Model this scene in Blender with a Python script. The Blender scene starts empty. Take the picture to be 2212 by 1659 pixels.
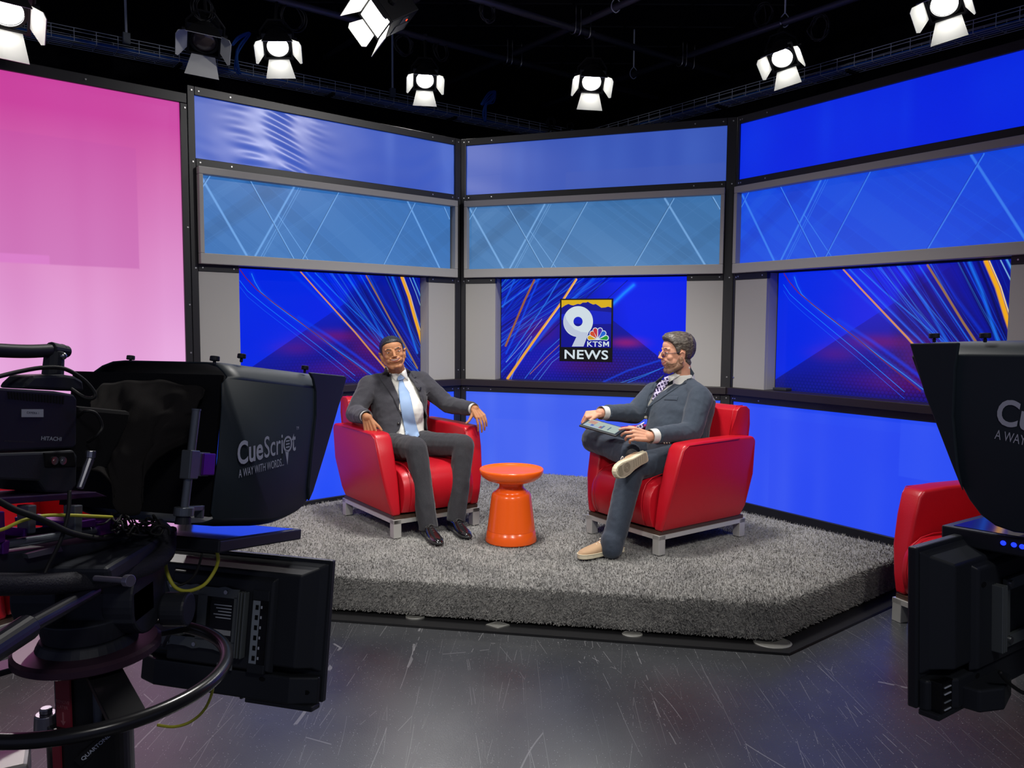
import bpy, bmesh, math, random
import numpy as np
from mathutils import Vector, Matrix, Quaternion, noise
from mathutils.bvhtree import BVHTree
random.seed(7); rng = np.random.RandomState(5)
C = bpy.context.scene.collection
SC = bpy.context.scene
PI = math.pi
def V(*a): return Vector(a[0]) if len(a) == 1 else Vector(a)

# ------------------------------------------------------------------ camera
FPX = 1691.54; PITCH = 0.0752646; ROLL = 0.0059560; EYE = 1.51
def ray(x, y):
    u = ((x - 1106.0) / FPX, -(y - 829.5) / FPX)
    c, s = math.cos(ROLL), math.sin(ROLL)
    r, up = c*u[0] - s*u[1], s*u[0] + c*u[1]
    c, s = math.cos(PITCH), math.sin(PITCH)
    return Vector((r, up*s + c, up*c - s))
def at(x, y, d):                       # the point at depth d along the view through a photo position
    r = ray(x, y); return Vector((r.x/r.y*d, d, EYE + r.z/r.y*d))
def on_plane(x, y, P, n):
    r = ray(x, y); o = Vector((0, 0, EYE)); n = Vector(n)
    return o + r * ((Vector(P) - o).dot(n) / r.dot(n))
def _dirv(a, b, f):
    c, s = math.cos(ROLL), math.sin(ROLL)
    r, up = c*a - s*b, s*a + c*b
    c, s = math.cos(PITCH), math.sin(PITCH)
    return Vector((r, up*s + f*c, up*c - f*s))
cam_d = bpy.data.cameras.new('camera'); cam_d.sensor_width = 36; cam_d.lens = 36*FPX/2212; cam_d.clip_start = .05; cam_d.clip_end = 100
cam = bpy.data.objects.new('camera', cam_d); C.objects.link(cam)
X, Y, Z = _dirv(1, 0, 0), _dirv(0, 1, 0), -_dirv(0, 0, 1)
M = Matrix((X, Y, Z)).transposed().to_4x4(); M.translation = (0, 0, EYE); cam.matrix_world = M
SC.camera = cam
# ------------------------------------------------------------------ world, exposure, key lights
SC.view_settings.view_transform = 'Standard'; SC.view_settings.look = 'None'
SC.view_settings.gamma = 1; SC.view_settings.exposure = 0.0; SC.view_settings.use_curve_mapping = False
w = bpy.data.worlds.new('studio_dark'); SC.world = w; w.use_nodes = True
w.node_tree.nodes['Background'].inputs[0].default_value = (.55, .6, 1, 1)
w.node_tree.nodes['Background'].inputs[1].default_value = .14
def look(o, to):
    o.rotation_euler = (Vector(to) - o.location).to_track_quat('-Z', 'Y').to_euler()
def spot(name, loc, to, power, size=.2, ang=60, blend=.6, col=(1, .97, .93)):
    l = bpy.data.lights.new(name, 'SPOT'); l.energy = power; l.shadow_soft_size = size
    l.spot_size = math.radians(ang); l.spot_blend = blend; l.color = col
    o = bpy.data.objects.new(name, l); C.objects.link(o); o.location = loc; look(o, to); return o
# studio keys on the lighting grid, behind and beside the photographer, and an added foreground fill
def bounce_spot(az, dist, px, py, z, power, to, ang, size):
    """a lamp where its mirror image in the wall is seen at the given place"""
    n = Vector((math.sin(az), math.cos(az), 0)); P = on_plane(px, py, n*dist, n); d = P - Vector((0, 0, EYE)); r = d - 2*d.dot(n)*n
    return spot('set_light', P + r*((z-P.z)/r.z), to, power, size, ang, .8)
KEYS = [spot('key_light', (-2.4, .6, 3.7), (-.6, 5.0, .9), 370, .25, 40, .5),
        spot('key_light', (.6, .2, 3.8), (.3, 4.9, .9), 370, .25, 42, .5),
        spot('key_light', (3.4, 1.6, 4.3), (1.0, 4.8, .9), 250, .25, 40, .5),
        bounce_spot(math.radians(-40.9), 5.697, 590, 262, 4.2, 260, (-1.5, 6.3, 2.2), 50, .10),
        bounce_spot(math.radians(19.95), 6.545, 1010, 390, 4.2, 150, (.4, 6.8, 2.0), 46, .10),
        spot('rig_fill_light', (1.2, -1.2, 4.3), (1.0, 2.0, .8), 110, .4, 100, .9),  # fill lamp added to brighten the foreground camera rigs
        spot('wash_light', (.1, 4.3, 4.6), (.1, 4.3, .2), 760, .35, 110, .9)]

# ------------------------------------------------------------------ materials
MATS = {}
def mat(name, col=(.5, .5, .5), rough=.5, metal=0, emit=None, es=1.0, spec=.5, coat=0, sheen=0, bump=None, attr=None, alpha=1, trans=0):
    if name in MATS: return MATS[name]
    m = bpy.data.materials.new(name); m.use_nodes = True; nt = m.node_tree; b = nt.nodes['Principled BSDF']
    b.inputs['Base Color'].default_value = (*col, 1); b.inputs['Roughness'].default_value = rough
    b.inputs['Metallic'].default_value = metal; b.inputs['Specular IOR Level'].default_value = spec
    b.inputs['Coat Weight'].default_value = coat; b.inputs['Coat Roughness'].default_value = .08
    if sheen: b.inputs['Sheen Weight'].default_value = sheen; b.inputs['Sheen Roughness'].default_value = .5
    if trans: b.inputs['Transmission Weight'].default_value = trans
    if emit is not None:
        b.inputs['Emission Color'].default_value = (*emit, 1); b.inputs['Emission Strength'].default_value = es
    if attr:
        a = nt.nodes.new('ShaderNodeAttribute'); a.attribute_name = attr
        nt.links.new(a.outputs['Color'], b.inputs['Emission Color']); b.inputs['Emission Strength'].default_value = es
    if bump:                                  # (scale, strength, distance)
        tc = nt.nodes.new('ShaderNodeTexCoord'); n = nt.nodes.new('ShaderNodeTexNoise'); bp = nt.nodes.new('ShaderNodeBump')
        n.inputs['Scale'].default_value = bump[0]; n.inputs['Detail'].default_value = 6
        bp.inputs['Strength'].default_value = bump[1]; bp.inputs['Distance'].default_value = bump[2]
        nt.links.new(tc.outputs['Object'], n.inputs['Vector']); nt.links.new(n.outputs['Fac'], bp.inputs['Height'])
        nt.links.new(bp.outputs['Normal'], b.inputs['Normal'])
    MATS[name] = m; return m
def N(m, t, **kw):
    n = m.node_tree.nodes.new(t)
    for k, v in kw.items(): setattr(n, k, v)
    return n
def two_tone(m, c1, c2, scale, detail=8, lo=.35, hi=.65, stretch=(1, 1, 1), typ='noise'):
    """colour varies between two tones over the thing itself"""
    nt = m.node_tree; b = nt.nodes['Principled BSDF']
    tc = N(m, 'ShaderNodeTexCoord'); mp = N(m, 'ShaderNodeMapping'); mp.inputs['Scale'].default_value = stretch
    n = N(m, 'ShaderNodeTexNoise'); n.inputs['Scale'].default_value = scale; n.inputs['Detail'].default_value = detail
    r = N(m, 'ShaderNodeValToRGB'); r.color_ramp.elements[0].position = lo; r.color_ramp.elements[1].position = hi
    r.color_ramp.elements[0].color = (*c1, 1); r.color_ramp.elements[1].color = (*c2, 1)
    nt.links.new(tc.outputs['Object'], mp.inputs[0]); nt.links.new(mp.outputs[0], n.inputs['Vector'])
    nt.links.new(n.outputs['Fac'], r.inputs[0]); nt.links.new(r.outputs[0], b.inputs['Base Color']); return m
black = mat('black_metal', (.012, .012, .014), .42, spec=.5)
matte_black = mat('matte_black', (.006, .006, .008), .8, spec=.2)
plastic = mat('black_plastic', (.024, .027, .036), .5, spec=.4, bump=(300, .15, .001))
hoodm = mat('hood_plastic', (.022, .033, .043), .48, spec=.4)
grey = mat('grey_laminate', (.36, .35, .33), .6, bump=(600, .1, .001))
chrome = mat('brushed_steel', (.60, .59, .56), .40, .55, bump=(90, .2, .001))
silver = mat('silver_metal', (.5, .5, .52), .3, 1)
red = mat('red_leather', (.45, .005, .014), .36, spec=.5, bump=(140, .25, .002))
dwood = mat('dark_wood', (.05, .025, .015), .5)
orange = mat('orange_enamel', (.95, .125, .010), .24, spec=.4, coat=.1)
whitep = mat('white_paint', (.8, .8, .8), .6)
wire = mat('galvanised_wire', (.8, .86, .95), .6, 0)
bluec = mat('blue_cable_jacket', (.04, .20, .75), .5)
yellowc = mat('yellow_cable_jacket', (.62, .6, .05), .45)
rubber = mat('black_rubber', (.01, .01, .01), .6)
purple = mat('purple_anodised', (.16, .03, .32), .3, .7)
textm = mat('grey_print', (.62, .67, .76), .6)
screwm = mat('screw_steel', (.6, .6, .6), .35, 1)

# ------------------------------------------------------------------ objects
def thing(name, label, cat, loc=(0, 0, 0), rotz=0, group=None):
    o = bpy.data.objects.new(name, None); C.objects.link(o); o.empty_display_size = .1
    o.location = loc; o.rotation_euler = (0, 0, rotz); o['label'] = label; o['category'] = cat
    if group: o['group'] = group
    return o
def tag(o, label, cat, group=None, kind=None):
    o['label'] = label; o['category'] = cat
    if group: o['group'] = group
    if kind: o['kind'] = kind
    return o
def obj(name, bm, m, parent=None, smooth=False, bevel=0, seg=2, sub=0, autosmooth=True):
    me = bpy.data.meshes.new(name)
    if isinstance(bm, bmesh.types.BMesh):
        bmesh.ops.recalc_face_normals(bm, faces=bm.faces[:])
        bm.to_mesh(me); bm.free()
    else: me = bm
    o = bpy.data.objects.new(name, me); C.objects.link(o)
    if m is not None:
        me.materials.clear(); me.materials.append(m)
    if smooth:
        for p in me.polygons: p.use_smooth = True
    if parent: o.parent = parent
    if bevel:
        b = o.modifiers.new('bevel', 'BEVEL'); b.width = bevel; b.segments = seg; b.limit_method = 'ANGLE'; b.angle_limit = .6
    if sub:
        s = o.modifiers.new('sub', 'SUBSURF'); s.levels = sub; s.render_levels = sub
    return o
def struct(name, bm, m, **k):
    o = obj(name, bm, m, **k); o['kind'] = 'structure'; return o
def BM(): return bmesh.new()
def box(bm, x0, x1, y0, y1, z0, z1, mtx=None):
    vs = [bm.verts.new((x, y, z)) for z in (z0, z1) for y in (y0, y1) for x in (x0, x1)]
    if mtx is not None:
        for v in vs: v.co = mtx @ v.co
    for f in ((0, 2, 3, 1), (4, 5, 7, 6), (0, 1, 5, 4), (2, 6, 7, 3), (0, 4, 6, 2), (1, 3, 7, 5)):
        bm.faces.new([vs[i] for i in f])
    return vs
def frame_of(d, up=(0, 0, 1)):
    d = Vector(d).normalized(); up = Vector(up)
    if abs(d.dot(up)) > .98: up = Vector((0, 1, 0))
    x = d.cross(up).normalized(); y = x.cross(d).normalized(); return x, y, d
def cyl(bm, a, b, r, r2=None, n=16, caps=True):
    a, b = Vector(a), Vector(b); r2 = r if r2 is None else r2; x, y, d = frame_of(b - a)
    A = [bm.verts.new(a + (x*math.cos(t) + y*math.sin(t))*r) for t in [2*PI*i/n for i in range(n)]]
    B = [bm.verts.new(b + (x*math.cos(t) + y*math.sin(t))*r2) for t in [2*PI*i/n for i in range(n)]]
    for i in range(n): bm.faces.new((A[i], A[(i+1) % n], B[(i+1) % n], B[i]))
    if caps: bm.faces.new(A[::-1]); bm.faces.new(B)
def tube(bm, pts, r, n=8, closed=False, res=0):
    pts = [Vector(p) for p in pts]
    if res: pts = smooth_path(pts, res, closed)
    k = len(pts); rings = []; px = None
    for i, p in enumerate(pts):
        if closed: d = pts[(i+1) % k] - pts[i-1]
        else: d = pts[min(i+1, k-1)] - pts[max(i-1, 0)]
        d.normalize()
        if px is None: px = frame_of(d)[0]
        px = (px - d*px.dot(d)).normalized(); py = d.cross(px)
        rr = r[min(i, len(r)-1)] if isinstance(r, (list, tuple)) else r
        rings.append([bm.verts.new(p + (px*math.cos(t) + py*math.sin(t))*rr) for t in [2*PI*j/n for j in range(n)]])
    for i in range(k if closed else k-1):
        A, B = rings[i], rings[(i+1) % k]
        for j in range(n): bm.faces.new((A[j], A[(j+1) % n], B[(j+1) % n], B[j]))
    if not closed: bm.faces.new(rings[0][::-1]); bm.faces.new(rings[-1])
def smooth_path(pts, res, closed=False):
    out = []; k = len(pts)
    for i in range(k if closed else k-1):
        if closed: p0, p1, p2, p3 = pts[i-1], pts[i], pts[(i+1) % k], pts[(i+2) % k]
        else: p0, p1, p2, p3 = pts[max(i-1, 0)], pts[i], pts[i+1], pts[min(i+2, k-1)]
        for j in range(res):
            t = j/res
            out.append(.5*((2*p1) + (p2-p0)*t + (2*p0-5*p1+4*p2-p3)*t*t + (3*p1-p0-3*p2+p3)*t**3))
    if not closed: out.append(pts[-1])
    return out
def prism(bm, poly, axis, a0, a1, mtx=None, a0s=None):
    """polygon in the two other axes extruded along axis"""
    def mk(p, a):
        c = [0, 0, 0]; o = [i for i in range(3) if i != axis]; c[o[0]], c[o[1]] = p; c[axis] = a
        v = Vector(c); return bm.verts.new(mtx @ v if mtx is not None else v)
    A = [mk(p, a0) for p in poly]; B = [mk(p, a1) for p in poly]; n = len(poly)
    bm.faces.new(A[::-1]); bm.faces.new(B)
    for i in range(n): bm.faces.new((A[i], A[(i+1) % n], B[(i+1) % n], B[i]))
def lathe(bm, prof, n=64, ctr=(0, 0, 0)):
    c = Vector(ctr); rings = []
    for r, z in prof:
        rings.append([bm.verts.new(c + Vector((r*math.cos(2*PI*i/n), r*math.sin(2*PI*i/n), z))) for i in range(n)] if r > 1e-6 else [bm.verts.new(c + Vector((0, 0, z)))])
    for A, B in zip(rings, rings[1:]):
        for i in range(n):
            j = (i+1) % n
            if len(A) == 1 and len(B) == 1: continue
            if len(A) == 1: bm.faces.new((A[0], B[j], B[i]))
            elif len(B) == 1: bm.faces.new((A[i], A[j], B[0]))
            else: bm.faces.new((A[i], A[j], B[j], B[i]))
def sph(bm, c, r, rot=None, nu=20, nv=14):
    """ellipsoid"""
    c = Vector(c); r = (r, r, r) if not hasattr(r, '__len__') else r; rows = []
    for j in range(nv+1):
        th = PI*j/nv; row = []
        for i in range(nu if 0 < j < nv else 1):
            ph = 2*PI*i/nu; v = Vector((r[0]*math.sin(th)*math.cos(ph), r[1]*math.sin(th)*math.sin(ph), r[2]*math.cos(th)))
            if rot is not None: v = rot @ v
            row.append(bm.verts.new(c + v))
        rows.append(row)
    for A, B in zip(rows, rows[1:]):
        for i in range(nu):
            j = (i+1) % nu
            if len(A) == 1: bm.faces.new((A[0], B[i], B[j]))
            elif len(B) == 1: bm.faces.new((A[j], A[i], B[0]))
            else: bm.faces.new((A[i], B[i], B[j], A[j]))
def cap(bm, a, b, r, r2=None, n=14):
    r2 = r if r2 is None else r2; a, b = Vector(a), Vector(b)
    sph(bm, a, r, nu=n, nv=8); sph(bm, b, r2, nu=n, nv=8)
    if (b-a).length > 1e-4: cyl(bm, a, b, r, r2, n)
def loft(bm, secs, n=28):
    """secs: (centre, xaxis, rx, yaxis, ry[, power])"""
    rings = []
    for s in secs:
        c, x, rx, y, ry = s[:5]; pw = s[5] if len(s) > 5 else 1.0; ring = []
        for i in range(n):
            t = 2*PI*i/n; ct, st = math.cos(t), math.sin(t)
            ring.append(bm.verts.new(Vector(c) + Vector(x)*(rx*math.copysign(abs(ct)**pw, ct)) + Vector(y)*(ry*math.copysign(abs(st)**pw, st))))
        rings.append(ring)
    for A, B in zip(rings, rings[1:]):
        for i in range(n): bm.faces.new((A[i], A[(i+1) % n], B[(i+1) % n], B[i]))
    bm.faces.new(rings[0][::-1]); bm.faces.new(rings[-1])
def rm(bm, voxel, smooth=6, fac=.5):
    """union everything in bm into one continuous surface; returns mesh data"""
    bmesh.ops.recalc_face_normals(bm, faces=bm.faces[:])
    me = bpy.data.meshes.new('t'); bm.to_mesh(me); bm.free()
    o = bpy.data.objects.new('t', me); C.objects.link(o)
    r = o.modifiers.new('r', 'REMESH'); r.mode = 'VOXEL'; r.voxel_size = voxel
    if smooth:
        s = o.modifiers.new('s', 'SMOOTH'); s.iterations = smooth; s.factor = fac
    dg = bpy.context.evaluated_depsgraph_get(); dg.update()
    out = bpy.data.meshes.new_from_object(o.evaluated_get(dg))
    bpy.data.objects.remove(o); bpy.data.meshes.remove(me)
    for p in out.polygons: p.use_smooth = True
    return out
def bake(o):
    dg = bpy.context.evaluated_depsgraph_get(); dg.update()
    me = bpy.data.meshes.new_from_object(o.evaluated_get(dg)); o.modifiers.clear(); o.data = me; return o
def text_mesh(s, size, weight=0.0, depth=.0005, align='LEFT', space=1.0, shear=0):
    c = bpy.data.curves.new('txt', 'FONT'); c.body = s; c.size = size; c.offset = weight; c.extrude = depth
    c.align_x = align; c.space_character = space; c.shear = shear; c.resolution_u = 4
    o = bpy.data.objects.new('txt', c); C.objects.link(o)
    dg = bpy.context.evaluated_depsgraph_get(); dg.update()
    me = bpy.data.meshes.new_from_object(o.evaluated_get(dg)); bpy.data.objects.remove(o); return me
def copy_tree(o, parent=None):
    c = o.copy(); C.objects.link(c); c.parent = parent if parent else None
    for ch in list(o.children): copy_tree(ch, c)
    return c
def wrinkle(me, amp, scale=9, stretch=(1, 1, 1), seed=0, ridg=True):
    n_ = len(me.vertices); co = np.empty(n_*3); me.vertices.foreach_get('co', co); co = co.reshape(-1, 3)
    no = np.empty(n_*3); me.vertex_normals.foreach_get('vector', no); no = no.reshape(-1, 3); out = co.copy()
    q = co*scale*np.array(stretch); q[:, 0] += seed
    for i in range(n_):
        v = Vector(q[i]); n1 = noise.noise(v); d = n1 + .5*noise.noise(v*2.1)
        if ridg: d = (1 - abs(n1)*2.4)*.7 + d*.4 - .3
        out[i] += no[i]*(d*amp)
    me.vertices.foreach_set('co', out.ravel()); me.update()
# ================================================================== THE ROOM
AZ = [math.radians(-40.90119), math.radians(19.94699), math.radians(56.25679)]
DW = [5.69744, 6.54515, 4.98113]
RAZ = -0.64540656                         # azimuth of the long room wall
def wall_local(k, x, y, off=0):
    n = Vector((math.sin(AZ[k]), math.cos(AZ[k]), 0)); P = on_plane(x, y, n*(DW[k]+off), n)
    return P.x*math.cos(AZ[k]) - P.y*math.sin(AZ[k]), P.z
def floor_mat():
    m = mat('studio_floor', (.05, .052, .056), .3, spec=.55); nt = m.node_tree; b = nt.nodes['Principled BSDF']
    tc = N(m, 'ShaderNodeTexCoord')
    n1 = N(m, 'ShaderNodeTexNoise'); n1.inputs['Scale'].default_value = 1.3; n1.inputs['Detail'].default_value = 6
    r1 = N(m, 'ShaderNodeValToRGB'); r1.color_ramp.elements[0].color = (.020, .021, .024, 1); r1.color_ramp.elements[1].color = (.055, .058, .062, 1)
    r1.color_ramp.elements[0].position = .3; r1.color_ramp.elements[1].position = .7
    nt.links.new(tc.outputs['Object'], n1.inputs['Vector']); nt.links.new(n1.outputs['Fac'], r1.inputs[0])
    # scratches: thin lines from stretched, rotated voronoi edges
    last = r1.outputs[0]; hsum = None
    for k, (rot, sx, sy, th) in enumerate([(.5, 1.9, .12, .0014), (1.9, 2.3, .16, .0013), (2.7, 1.5, .10, .0014), (1.2, 3.2, .22, .0013), (2.2, 4.2, .35, .0014)]):
        mp = N(m, 'ShaderNodeMapping'); mp.inputs['Rotation'].default_value = (0, 0, rot); mp.inputs['Scale'].default_value = (sx, sy, 1)
        wn = N(m, 'ShaderNodeTexNoise'); wn.inputs['Scale'].default_value = .7
        mx = N(m, 'ShaderNodeMix', data_type='RGBA'); mx.inputs[0].default_value = .08
        vo = N(m, 'ShaderNodeTexVoronoi', feature='DISTANCE_TO_EDGE'); vo.inputs['Scale'].default_value = 1.7
        nt.links.new(tc.outputs['Object'], mp.inputs[0]); nt.links.new(mp.outputs[0], mx.inputs[6]); nt.links.new(tc.outputs['Object'], wn.inputs['Vector'])
        nt.links.new(wn.outputs['Color'], mx.inputs[7]); nt.links.new(mx.outputs[2], vo.inputs['Vector'])
        lt = N(m, 'ShaderNodeMath', operation='LESS_THAN'); lt.inputs[1].default_value = th; nt.links.new(vo.outputs['Distance'], lt.inputs[0])
        bn = N(m, 'ShaderNodeTexNoise'); bn.inputs['Scale'].default_value = 3+k; bt = N(m, 'ShaderNodeMath', operation='GREATER_THAN'); bt.inputs[1].default_value = .5
        nt.links.new(tc.outputs['Object'], bn.inputs['Vector']); nt.links.new(bn.outputs['Fac'], bt.inputs[0])
        mu = N(m, 'ShaderNodeMath', operation='MULTIPLY'); nt.links.new(lt.outputs[0], mu.inputs[0]); nt.links.new(bt.outputs[0], mu.inputs[1])
        ml = N(m, 'ShaderNodeMath', operation='MULTIPLY'); ml.inputs[1].default_value = .38; nt.links.new(mu.outputs[0], ml.inputs[0])
        m2 = N(m, 'ShaderNodeMix', data_type='RGBA'); nt.links.new(ml.outputs[0], m2.inputs[0]); nt.links.new(last, m2.inputs[6]); m2.inputs[7].default_value = (.3, .3, .31, 1)
        last = m2.outputs[2]
    # pale specks scattered at random
    vs = N(m, 'ShaderNodeTexVoronoi'); vs.inputs['Scale'].default_value = 75; ls = N(m, 'ShaderNodeMath', operation='LESS_THAN'); ls.inputs[1].default_value = .085
    nt.links.new(tc.outputs['Object'], vs.inputs['Vector']); nt.links.new(vs.outputs['Distance'], ls.inputs[0])
    m3 = N(m, 'ShaderNodeMix', data_type='RGBA'); nt.links.new(ls.outputs[0], m3.inputs[0]); nt.links.new(last, m3.inputs[6]); m3.inputs[7].default_value = (.42, .43, .45, 1)
    nt.links.new(m3.outputs[2], b.inputs['Base Color'])
    n2 = N(m, 'ShaderNodeTexNoise'); n2.inputs['Scale'].default_value = 180; n2.inputs['Detail'].default_value = 4
    n4 = N(m, 'ShaderNodeTexNoise'); n4.inputs['Scale'].default_value = 5; n4.inputs['Detail'].default_value = 5
    ad = N(m, 'ShaderNodeMath', operation='ADD'); nt.links.new(tc.outputs['Object'], n2.inputs['Vector']); nt.links.new(tc.outputs['Object'], n4.inputs['Vector'])
    nt.links.new(n2.outputs['Fac'], ad.inputs[0]); nt.links.new(n4.outputs['Fac'], ad.inputs[1])
    bp = N(m, 'ShaderNodeBump'); bp.inputs['Strength'].default_value = .16; bp.inputs['Distance'].default_value = .003
    nt.links.new(ad.outputs[0], bp.inputs['Height']); nt.links.new(bp.outputs['Normal'], b.inputs['Normal'])
    rr = N(m, 'ShaderNodeMapRange'); rr.inputs[3].default_value = .22; rr.inputs[4].default_value = .42; nt.links.new(n4.outputs['Fac'], rr.inputs[0]); nt.links.new(rr.outputs[0], b.inputs['Roughness'])
    return m
bm = BM(); box(bm, -9, 9, -3, 13, -.05, 0); struct('floor', bm, floor_mat())
dkwall = mat('black_wall_paint', (.004, .004, .007), .95, spec=.1)
cx_, sx_ = math.cos(RAZ), math.sin(RAZ)
def room_wall(name, az, d, a0, a1):
    o = BM(); box(o, a0, a1, 0, .1, 0, 5.2); s = struct(name, o, dkwall); s.location = (d*math.sin(az), d*math.cos(az), 0); s.rotation_euler = (0, 0, -az); return s
room_wall('wall_left', RAZ, 7.98, -6, 7.2); room_wall('wall_right', RAZ+PI/2, 7.19, -8.1, 5)
bm = BM(); box(bm, -9, 9, -3, 13, 4.76, 4.86); c_ = struct('ceiling', bm, None)
mc = mat('black_ceiling_tile', (.012, .012, .015), .9); two_tone(mc, (.008, .008, .01), (.016, .016, .02), 3); c_.data.materials.append(mc)
# ceiling tile bars
bm = BM()
for i in range(-12, 14):
    box(bm, i*.6-.012, i*.6+.012, -3, 12.5, 4.745, 4.76)
    box(bm, -7.5, 8, i*.6+4-.012, i*.6+4+.012, 4.746, 4.7599)
struct('trim_1', bm, mat('ceiling_bar', (.02, .02, .024), .6)).rotation_euler = (0, 0, 0)

# ================================================================== PAINTED-IN-LIGHT ART (emission colour per vertex of a fine grid)
def lin(c): return np.array([((v/255)/12.92 if v/255 <= .04045 else ((v/255+.055)/1.055)**2.4) for v in c])
class Art:
    def __init__(s, nx, ny, w_, h_):
        s.nx, s.ny, s.w, s.h = nx, ny, w_, h_
        s.u, s.v = np.meshgrid(np.linspace(0, 1, nx), np.linspace(0, 1, ny))   # v down
        s.X, s.Y = s.u*w_, s.v*h_
        s.im = np.zeros((ny, nx, 3))
    def fill(s, c): s.im[:] = lin(c)
    def mixm(s, m, c):
        m = np.clip(m, 0, 1)[..., None]; s.im = s.im*(1-m) + lin(c)*m
    def dist(s, pts):
        best = np.full(s.X.shape, 1e9); side = np.zeros(s.X.shape); tt = np.zeros(s.X.shape); n = len(pts)-1
        for i, ((x0, y0), (x1, y1)) in enumerate(zip(pts, pts[1:])):
            dx, dy = (x1-x0)*s.w, (y1-y0)*s.h; L = dx*dx+dy*dy+1e-12
            t = np.clip(((s.X-x0*s.w)*dx + (s.Y-y0*s.h)*dy)/L, 0, 1)
            qx, qy = s.X-x0*s.w-t*dx, s.Y-y0*s.h-t*dy; d = np.hypot(qx, qy); k = d < best
            best = np.where(k, d, best); side = np.where(k, np.sign(dx*qy-dy*qx), side); tt = np.where(k, (i+t)/n, tt)
        return best, side, tt
    def line(s, pts, wd, c, a=1.0, soft=.35, glow=0, gc=None, w1=None):
        d, _, t = s.dist(pts); ww = wd if w1 is None else wd*(1-t)+w1*t
        if glow: s.im += (lin(gc or c)*(a*.45))*np.exp(-(d/glow)**2)[..., None]
        s.mixm(a*np.clip((ww*.5*(1+soft)-d)/(ww*soft*.5+1e-6)*.5, 0, 1), c)
    def band(s, p0, p1, p2, p3, c, a):          # quad fill
        P = [(q[0]*s.w, q[1]*s.h) for q in (p0, p1, p2, p3)]; m = np.ones(s.X.shape)
        sg = sum(P[i][0]*P[(i+1) % 4][1]-P[(i+1) % 4][0]*P[i][1] for i in range(4)); sg = 1 if sg > 0 else -1
        for i in range(4):
            (x0, y0), (x1, y1) = P[i], P[(i+1) % 4]
            L = math.hypot(x1-x0, y1-y0)+1e-9; dd = ((x1-x0)*(s.Y-y0)-(y1-y0)*(s.X-x0))/L*sg; m = np.minimum(m, np.clip(dd/.004+.5, 0, 1))
        s.mixm(m*a, c)
    def mesh(s, name, m, parent, y=0, x0=0, z1=0, ripple=None):
        xs = x0 + s.u*s.w; zs = z1 - s.v*s.h
        co = np.stack([xs, np.full(xs.shape, y), zs], -1).reshape(-1, 3)
        if ripple is not None: co[:, 1] += ripple(xs, zs).reshape(-1)
        i = np.arange(s.nx*s.ny).reshape(s.ny, s.nx)
        f = np.stack([i[:-1, :-1], i[1:, :-1], i[1:, 1:], i[:-1, 1:]], -1).reshape(-1, 4)
        me = bpy.data.meshes.new(name); me.vertices.add(len(co)); me.vertices.foreach_set('co', co.ravel())
        me.loops.add(f.size); me.loops.foreach_set('vertex_index', f.ravel().astype(np.int32))
        me.polygons.add(len(f)); me.polygons.foreach_set('loop_start', (np.arange(len(f))*4).astype(np.int32)); me.update()
        a = me.color_attributes.new('picture', 'FLOAT_COLOR', 'POINT')
        rgba = np.ones((len(co), 4)); rgba[:, :3] = np.clip(s.im.reshape(-1, 3), 0, 4); a.data.foreach_set('color', rgba.ravel())
        o = obj(name, me, m, parent, smooth=True); return o
screenm = mat('screen_picture', (.004, .004, .005), .18, attr='picture', es=1.0, spec=.4)
graphm = mat('backlit_graphic', (.05, .08, .1), .35, attr='picture', es=.85, spec=.35)
filmm = mat('backlit_film', (.025, .03, .05), .42, attr='picture', es=.95, spec=.2)
filmg = mat('backlit_film_glossy', (.09, .10, .12), .28, attr='picture', es=.85, spec=.45)
def fbm(X, Y, sc, seed=0, oct=3):
    out = np.zeros(X.shape); amp = 1; r = np.random.RandomState(seed)
    for o_ in range(oct):
        for _ in range(5):
            a, b, p = r.uniform(-1, 1)*sc, r.uniform(-1, 1)*sc, r.uniform(0, 6.28); out += amp*np.sin(a*X+b*Y+p)/5
        sc *= 1.9; amp *= .55
    return out

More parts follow.
